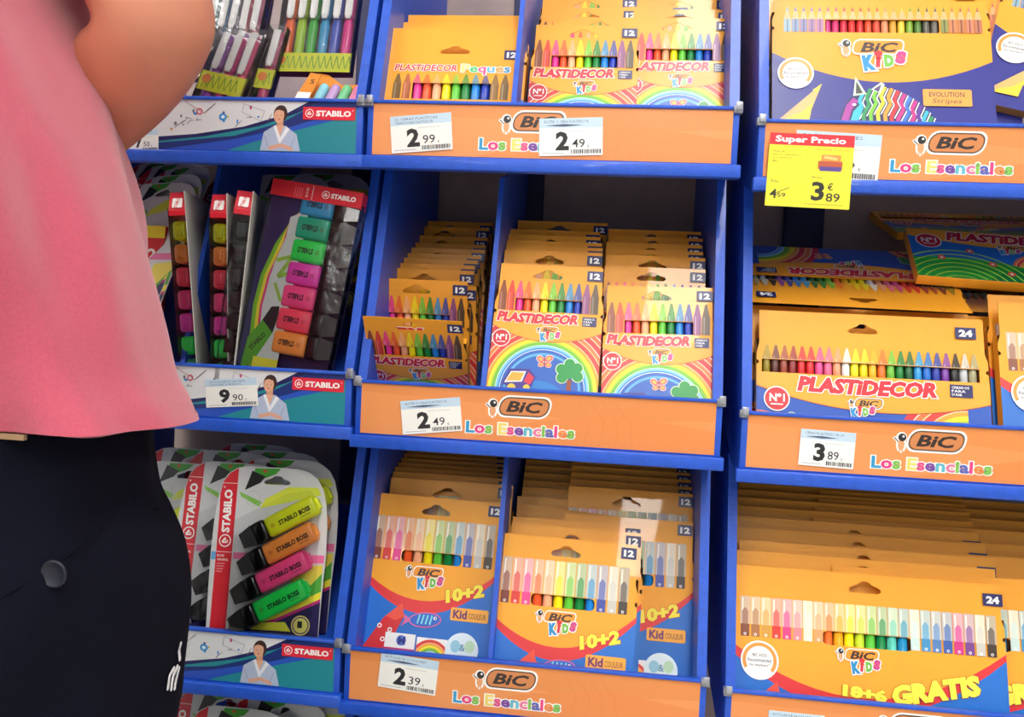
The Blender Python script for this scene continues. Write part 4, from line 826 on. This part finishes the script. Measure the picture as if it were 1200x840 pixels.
# skeleton (world, z from floor)
J = {}
verts = []; edges = []; rad = []
def jt(name, p, r, parent=None):
    J[name] = len(verts); verts.append(rel(p)); rad.append(r if isinstance(r, tuple) else (r, r))
    if parent: edges.append((J[parent], J[name]))
zc = Z0
jt('pelvis', (-.205, -.33, .93), (.085, .07)); jt('waist', (-.215, -.33, 1.05), (.085, .065), 'pelvis'); jt('chest', (-.30, -.325, 1.25), (.10, .075), 'waist'); jt('collar', (-.36, -.31, 1.40), (.10, .08), 'chest')
jt('neck', (-.38, -.30, 1.47), .055, 'collar'); jt('skull_base', (-.39, -.28, 1.54), .062, 'neck'); jt('head', (-.40, -.265, 1.60), (.078, .088), 'skull_base'); jt('crown', (-.405, -.26, 1.66), (.066, .075), 'head')
for s, nm in ((1, 'r'), (-1, 'l')):
    jt('hip'+nm, (-.205+s*.085, -.33, .86), .06, 'pelvis'); jt('knee'+nm, (-.205+s*.10, -.325+.03*s, .48), .042, 'hip'+nm); jt('calf'+nm, (-.205+s*.10, -.345+.03*s, .34), .038, 'knee'+nm)
    jt('ankle'+nm, (-.205+s*.10, -.345+.03*s, .10), .032, 'calf'+nm); jt('ball'+nm, (-.205+s*.12, -.235+.03*s, .035), .032, 'ankle'+nm); jt('toe'+nm, (-.205+s*.125, -.19+.03*s, .03), .024, 'ball'+nm)
def arm(nm, sh, el, wr, dirn, up, r=1):
    jt('sh'+nm, sh, .062, 'collar'); d1 = Vector(el)-Vector(sh)
    jt('ua'+nm, Vector(sh)+d1*.45, .060, 'sh'+nm); jt('ub'+nm, Vector(sh)+d1*.82, .057, 'ua'+nm); jt('el'+nm, el, .056, 'ub'+nm)
    d2 = Vector(wr)-Vector(el); jt('fa'+nm, Vector(el)+d2*.3, .058, 'el'+nm); jt('fb'+nm, Vector(el)+d2*.75, .045, 'fa'+nm); jt('wr'+nm, wr, (.026, .02), 'fb'+nm)
    d = Vector(dirn).normalized(); u = Vector(up).normalized(); sdir = d.cross(u).normalized()
    jt('pm'+nm, Vector(wr)+d*.045, (.034, .016), 'wr'+nm)
    for k, (o_, L) in enumerate(((-.028, .062), (-.009, .072), (.010, .068), (.028, .052))):
        b0 = Vector(wr)+d*.085+sdir*o_; jt('f%d0%s' % (k, nm), b0, .0095, 'pm'+nm); jt('f%d1%s' % (k, nm), b0+d*L*.5-u*.006, .0085, 'f%d0%s' % (k, nm)); jt('f%d2%s' % (k, nm), b0+d*L*.85-u*.026, .007, 'f%d1%s' % (k, nm))
    t0 = Vector(wr)+d*.03-sdir*.034; jt('t0'+nm, t0, .011, 'pm'+nm); jt('t1'+nm, t0+d*.03-sdir*.018-u*.01, .0095, 't0'+nm); jt('t2'+nm, t0+d*.055-sdir*.02-u*.022, .008, 't1'+nm)
def W3(px, py, Y): q = at(px, py, Y); return (q.x, q.y, q.z+Z0)
arm('r', W3(112, -190, -.29), W3(190, 40, -.275), W3(35, 205, -.13), (-1, .1, -.1), (.1, .1, 1))
arm('l', (-.53, -.30, 1.46), (-.62, -.32, 1.19), (-.52, -.12, 1.08), (.4, .9, 0), (0, 0, 1))
me = D.meshes.new('body'); me.from_pydata([tuple(v) for v in verts], edges, []); body = link('body', me, person)
sk = body.modifiers.new('skin', 'SKIN'); ly = me.skin_vertices[0].data
for i, r_ in enumerate(rad): ly[i].radius = r_
ly[0].use_root = True
body.modifiers.new('sub', 'SUBSURF').levels = 2; body.modifiers['sub'].render_levels = 2
dg = bpy.context.evaluated_depsgraph_get(); dg.update(); nm = D.meshes.new_from_object(body.evaluated_get(dg)); body.modifiers.clear(); body.data = nm; nm.materials.clear(); nm.materials.append(SKIN)
for p in nm.polygons: p.use_smooth = True
# face and hair
HC = Vector((-.402, -.262, 1.615)); b = MB()
b.lathe([(.0, -.012), (.011, -.008), (.013, 0), (.008, .012), (.003, .03)], 10, M=Matrix.Translation(rel((-.405, -.165, 1.60)))); b.build('nose', SKIN, person)
for s in (-1, 1):
    b = MB(); b.lathe([(.001, -.011), (.008, -.008), (.011, 0), (.008, .008), (.001, .011)], 12, M=Matrix.Translation(rel((-.405+s*.031, -.181, 1.615)))); b.build('eye', mat('eye_white', (235, 232, 228), .2), person)
    b = MB(); b.lathe([(.002, -.03), (.014, -.022), (.019, 0), (.016, .02), (.004, .03)], 12, sx=.4, M=Matrix.Translation(rel((-.402+s*.088, -.262, 1.605)))); b.build('ear', SKIN, person)
b = MB(); b.lathe([(.001, -.004), (.02, -.003), (.024, 0), (.02, .004), (.001, .005)], 12, sy=.35, M=Matrix.Translation(rel((-.405, -.178, 1.565)))); b.build('mouth', mat('lip', (176, 84, 80), .4), person)
b = MB(); prof = []
for i in range(13):
    t = math.pi*.62*(1-i/12); prof.append((.096*math.sin(t)+.0005, .104*math.cos(t)))
b.lathe(prof, 24, M=Matrix.Translation(rel((-.402, -.285, 1.622))) @ Matrix.Rotation(R(28), 4, 'X')); b.build('hair', mat('brown_hair', (52, 36, 28), .5, bump=.8, bscale=300, noise=.3, nscale=200), person)
# clothing: lofted shells
def loft(rings, n=72, disp=None):
    """rings: (cx, cy, z, rx, ry)"""
    vs = []; m = len(rings)
    for j, (cx, cy, z, rx, ry) in enumerate(rings):
        for i in range(n):
            a_ = 2*math.pi*i/n; c, s = math.cos(a_), math.sin(a_); k = 1/((abs(c)**2.4+abs(s)**2.4)**(1/2.4))
            d = disp(a_, z, j/(m-1)) if disp else 0
            vs.append(rel((cx+(rx+d)*c*k, cy+(ry+d)*s*k, z)))
    fs = [(j*n+i, j*n+(i+1) % n, (j+1)*n+(i+1) % n, (j+1)*n+i) for j in range(m-1) for i in range(n)]
    return vs, fs
def interp(keys, m):
    out = []; 
    for j in range(m):
        t = j/(m-1)*(len(keys)-1); i = min(int(t), len(keys)-2); u = t-i; u = u*u*(3-2*u) if False else u
        p0, p1, p2, p3 = keys[max(0, i-1)], keys[i], keys[i+1], keys[min(len(keys)-1, i+2)]
        out.append(tuple(.5*(2*b_+(c_-a_)*u+(2*a_-5*b_+4*c_-d_)*u*u+(3*b_-a_-3*c_+d_)*u**3) for a_, b_, c_, d_ in zip(p0, p1, p2, p3)))
    return out
def sx(px, py, Y=-.33): q = at(px, py, Y); return q.x, q.z+Z0
# right outline of the T-shirt, traced as body width at its own distance
def proj(x, y, z):
    d = Vector((x, y, z-Z0))-CAM; return 600+F*d.dot(CR)/d.dot(CW), 420-F*d.dot(CU)/d.dot(CW)
def ring_at(px, py, cx, ry, cy=-.33, Y=-.33):
    """ellipse whose silhouette, seen from the camera's place, has the measured width"""
    x, z = sx(px, py, Y); lo, hi = .02, .35
    for _ in range(40):
        rx = (lo+hi)/2; m_ = -1e9
        for i in range(72):
            a_ = 2*math.pi*i/72; c, s = math.cos(a_), math.sin(a_); k = 1/((abs(c)**2.4+abs(s)**2.4)**(1/2.4))
            m_ = max(m_, proj(cx+rx*c*k, cy+ry*s*k, z)[0])
        if m_ < px: lo = rx
        else: hi = rx
    return (cx, cy, z, rx, ry)
keys = [ring_at(236, 499, -.205, .135), ring_at(226, 478, -.206, .132), ring_at(208, 440, -.207, .130), ring_at(198, 380, -.208, .128), ring_at(184, 300, -.215, .128), ring_at(161, 210, -.235, .13), ring_at(128, 110, -.275, .135), ring_at(97, 20, -.31, .14), ring_at(84, -50, -.335, .14)]
x_, z_ = keys[-1][0], keys[-1][2]
keys += [(-.345, -.325, 1.44, .175, .125), (-.355, -.32, 1.49, .15, .105), (-.365, -.31, 1.53, .085, .075)]
def shirt_fold(a_, z, t):
    f = .010*math.sin(3*a_+z*14)+.005*math.sin(7*a_-z*26+1)+.004*math.sin(11*a_+z*9)
    f += .010*math.sin(5*a_-z*11+.6)*(1-t)
    f += .013*math.sin(6*a_+z*17+1.2)*max(0, -math.sin(a_))
    if t < .12: f += .006*math.sin(9*a_+1)*(1-t/.12)
    k = max(0, math.cos(a_))          # keep the right-hand outline as traced
    return f*(1-.85*k**6)
vs, fs = loft(interp(keys, 110), 120, shirt_fold); b = MB(); b.add(vs, fs, 0, True)
SHIRT = mat('pink_cotton', (196, 84, 106), .9, noise=.07, nscale=400, sheen=.6, bump=.5, bscale=1500)
sh = b.build('t_shirt', SHIRT, person); so = sh.modifiers.new('thick', 'SOLIDIFY'); so.thickness = .0025; so.offset = -1
hr = interp(keys, 110)
def hem_fold(a_, z, t): return shirt_fold(a_, z, t*5/109)+.0012
vs, fs = loft(hr[:6], 120, hem_fold); b = MB(); b.add(vs, fs, 0, True); b.build('hem', SHIRT, person)
def tube_between(p0, p1, r0, r1, n=32, m=12, fold=.003):
    p0, p1 = Vector(p0), Vector(p1); d = (p1-p0).normalized(); u = d.orthogonal().normalized(); v = d.cross(u); vs = []; 
    for j in range(m):
        t = j/(m-1); c = p0.lerp(p1, t); r_ = r0+(r1-r0)*t
        for i in range(n):
            a_ = 2*math.pi*i/n; rr = r_+fold*math.sin(4*a_+7*t); vs.append(rel(c+(u*math.cos(a_)+v*math.sin(a_))*rr))
    return vs, [(j*n+i, j*n+(i+1) % n, (j+1)*n+(i+1) % n, (j+1)*n+i) for j in range(m-1) for i in range(n)]
b = MB(); b.add(*tube_between(W3(80, -260, -.29), W3(136, -85, -.285), .088, .080), 0, True); o = b.build('sleeve', SHIRT, person); o.modifiers.new('thick', 'SOLIDIFY').thickness = .0025
b = MB(); b.add(*tube_between((-.49, -.305, 1.47), (-.57, -.31, 1.34), .085, .076), 0, True); o = b.build('sleeve', SHIRT, person); o.modifiers.new('thick', 'SOLIDIFY').thickness = .0025
# trousers
TR = mat('navy_twill', (9, 11, 26), .95, noise=.12, nscale=260, bump=.5, bscale=1200); TR.node_tree.nodes['Principled BSDF'].inputs['Specular IOR Level'].default_value = .15
def rk(px, py, cx, ry): return ring_at(px, py, cx, ry)
tk = [rk(180, 500, -.205, .118), rk(183, 540, -.205, .120), rk(190, 590, -.205, .126), rk(204, 625, -.205, .132), rk(216, 665, -.205, .136), rk(220, 720, -.205, .136), rk(218, 780, -.205, .132), rk(215, 850, -.205, .128)]
zb = tk[-1][2]
def tfold(a_, z, t): return (.003*math.sin(5*a_+z*22)+.003*math.sin(9*a_-z*33))*(1-.8*max(0, math.cos(a_))**6)
tk.append((-.205, -.33, .71, tk[-1][3]-.004, .112))
b = MB(); vs, fs = loft(interp(tk[::-1], 50), 96, tfold); b.add(vs, fs, 0, True)
for s in (1, -1):
    lk = [(-.205+s*.10, -.33+.03*s, .06, .072, .075), (-.205+s*.10, -.335+.03*s, .30, .078, .082), (-.205+s*.10, -.325+.03*s, .48, .085, .088), (-.205+s*.078, -.33, .66, .070, .095), (-.205+s*.068, -.33, .74, .064, .095)]
    vs, fs = loft(interp(lk, 50), 48, tfold); b.add(vs, fs, 0, True)
t = b.build('trousers', TR, person)
def surf(px, py, off=0.002, rings=tk, Y0=-.33):
    """point on the near (camera side) surface of the trousers under a picture point"""
    em = 1e9
    for k in range(200):
        Y = -.50+k*.001; q = at(px, py, Y); z = q.z+Z0
        rs = sorted(rings, key=lambda r_: abs(r_[2]-z))[0]
        e = (abs((q.x-rs[0])/rs[3])**2.4+abs((q.y-rs[1])/rs[4])**2.4)
        if e < em: em = e; bp_ = Vector((q.x, q.y-off, z))
        if e <= 1.04: return bp_
    return bp_
b = MB(); n_ = 16; c = surf(80, 665, .015); b.lathe([(.001, 0), (.0095, .0005), (.0105, .002), (.009, .0032), (.0085, .0026), (.001, .0024)], 20, M=Matrix.Translation(rel(c)) @ Matrix.Rotation(R(90), 4, 'X')); b.build('button', mat('navy_button', (24, 27, 42), .5), person)
def seam(pts, name, w_=.0012, m_=None):
    P = [surf(x, y, .0002) for x, y in pts]; b = MB(); vs = []; 
    for p in P:
        for i in range(6): a_ = i*math.pi/3; vs.append(rel(p+Vector((0, math.cos(a_)*w_, math.sin(a_)*w_))))
    b.add(vs, [(j*6+i, j*6+(i+1) % 6, (j+1)*6+(i+1) % 6, (j+1)*6+i) for j in range(len(P)-1) for i in range(6)], 0, True); b.build(name, m_ or TR, person)
seam([(-20, 712), (20, 690), (60, 666), (100, 636), (135, 610), (158, 592)], 'pocket_welt'); seam([(150, 560), (160, 590), (172, 600), (186, 596)], 'pocket_edge')
WM = mat('white_embroidery', (225, 228, 232), .7)
for k, pts in enumerate(([(197, 806), (199, 792), (204, 783)], [(201, 807), (203, 793), (208, 781)], [(205, 806), (207, 794), (210, 783)], [(211, 772), (210, 762), (212, 754)])): seam(pts, 'embroidered_mark', .0022, WM)
b = MB(); b.box(-.010, .010, -.002, .002, -.002, .002, M=Matrix.Translation(rel(surf(18, 511, .003)))); b.build('belt_tip', mat('tan_leather', (150, 120, 90), .6), person)
for s in (1, -1):
    b = MB(); vs, fs = loft([(-.205+s*.115, -.27+.03*s, .001, .052, .145), (-.205+s*.115, -.27+.03*s, .025, .054, .147), (-.205+s*.115, -.275+.03*s, .05, .048, .13), (-.205+s*.105, -.31+.03*s, .085, .044, .08), (-.205+s*.10, -.335+.03*s, .11, .042, .05)], 32); b.add(vs, fs+[tuple(range(31, -1, -1))], 0, True); b.build('shoe', mat('white_shoe', (210, 210, 208), .5), person)
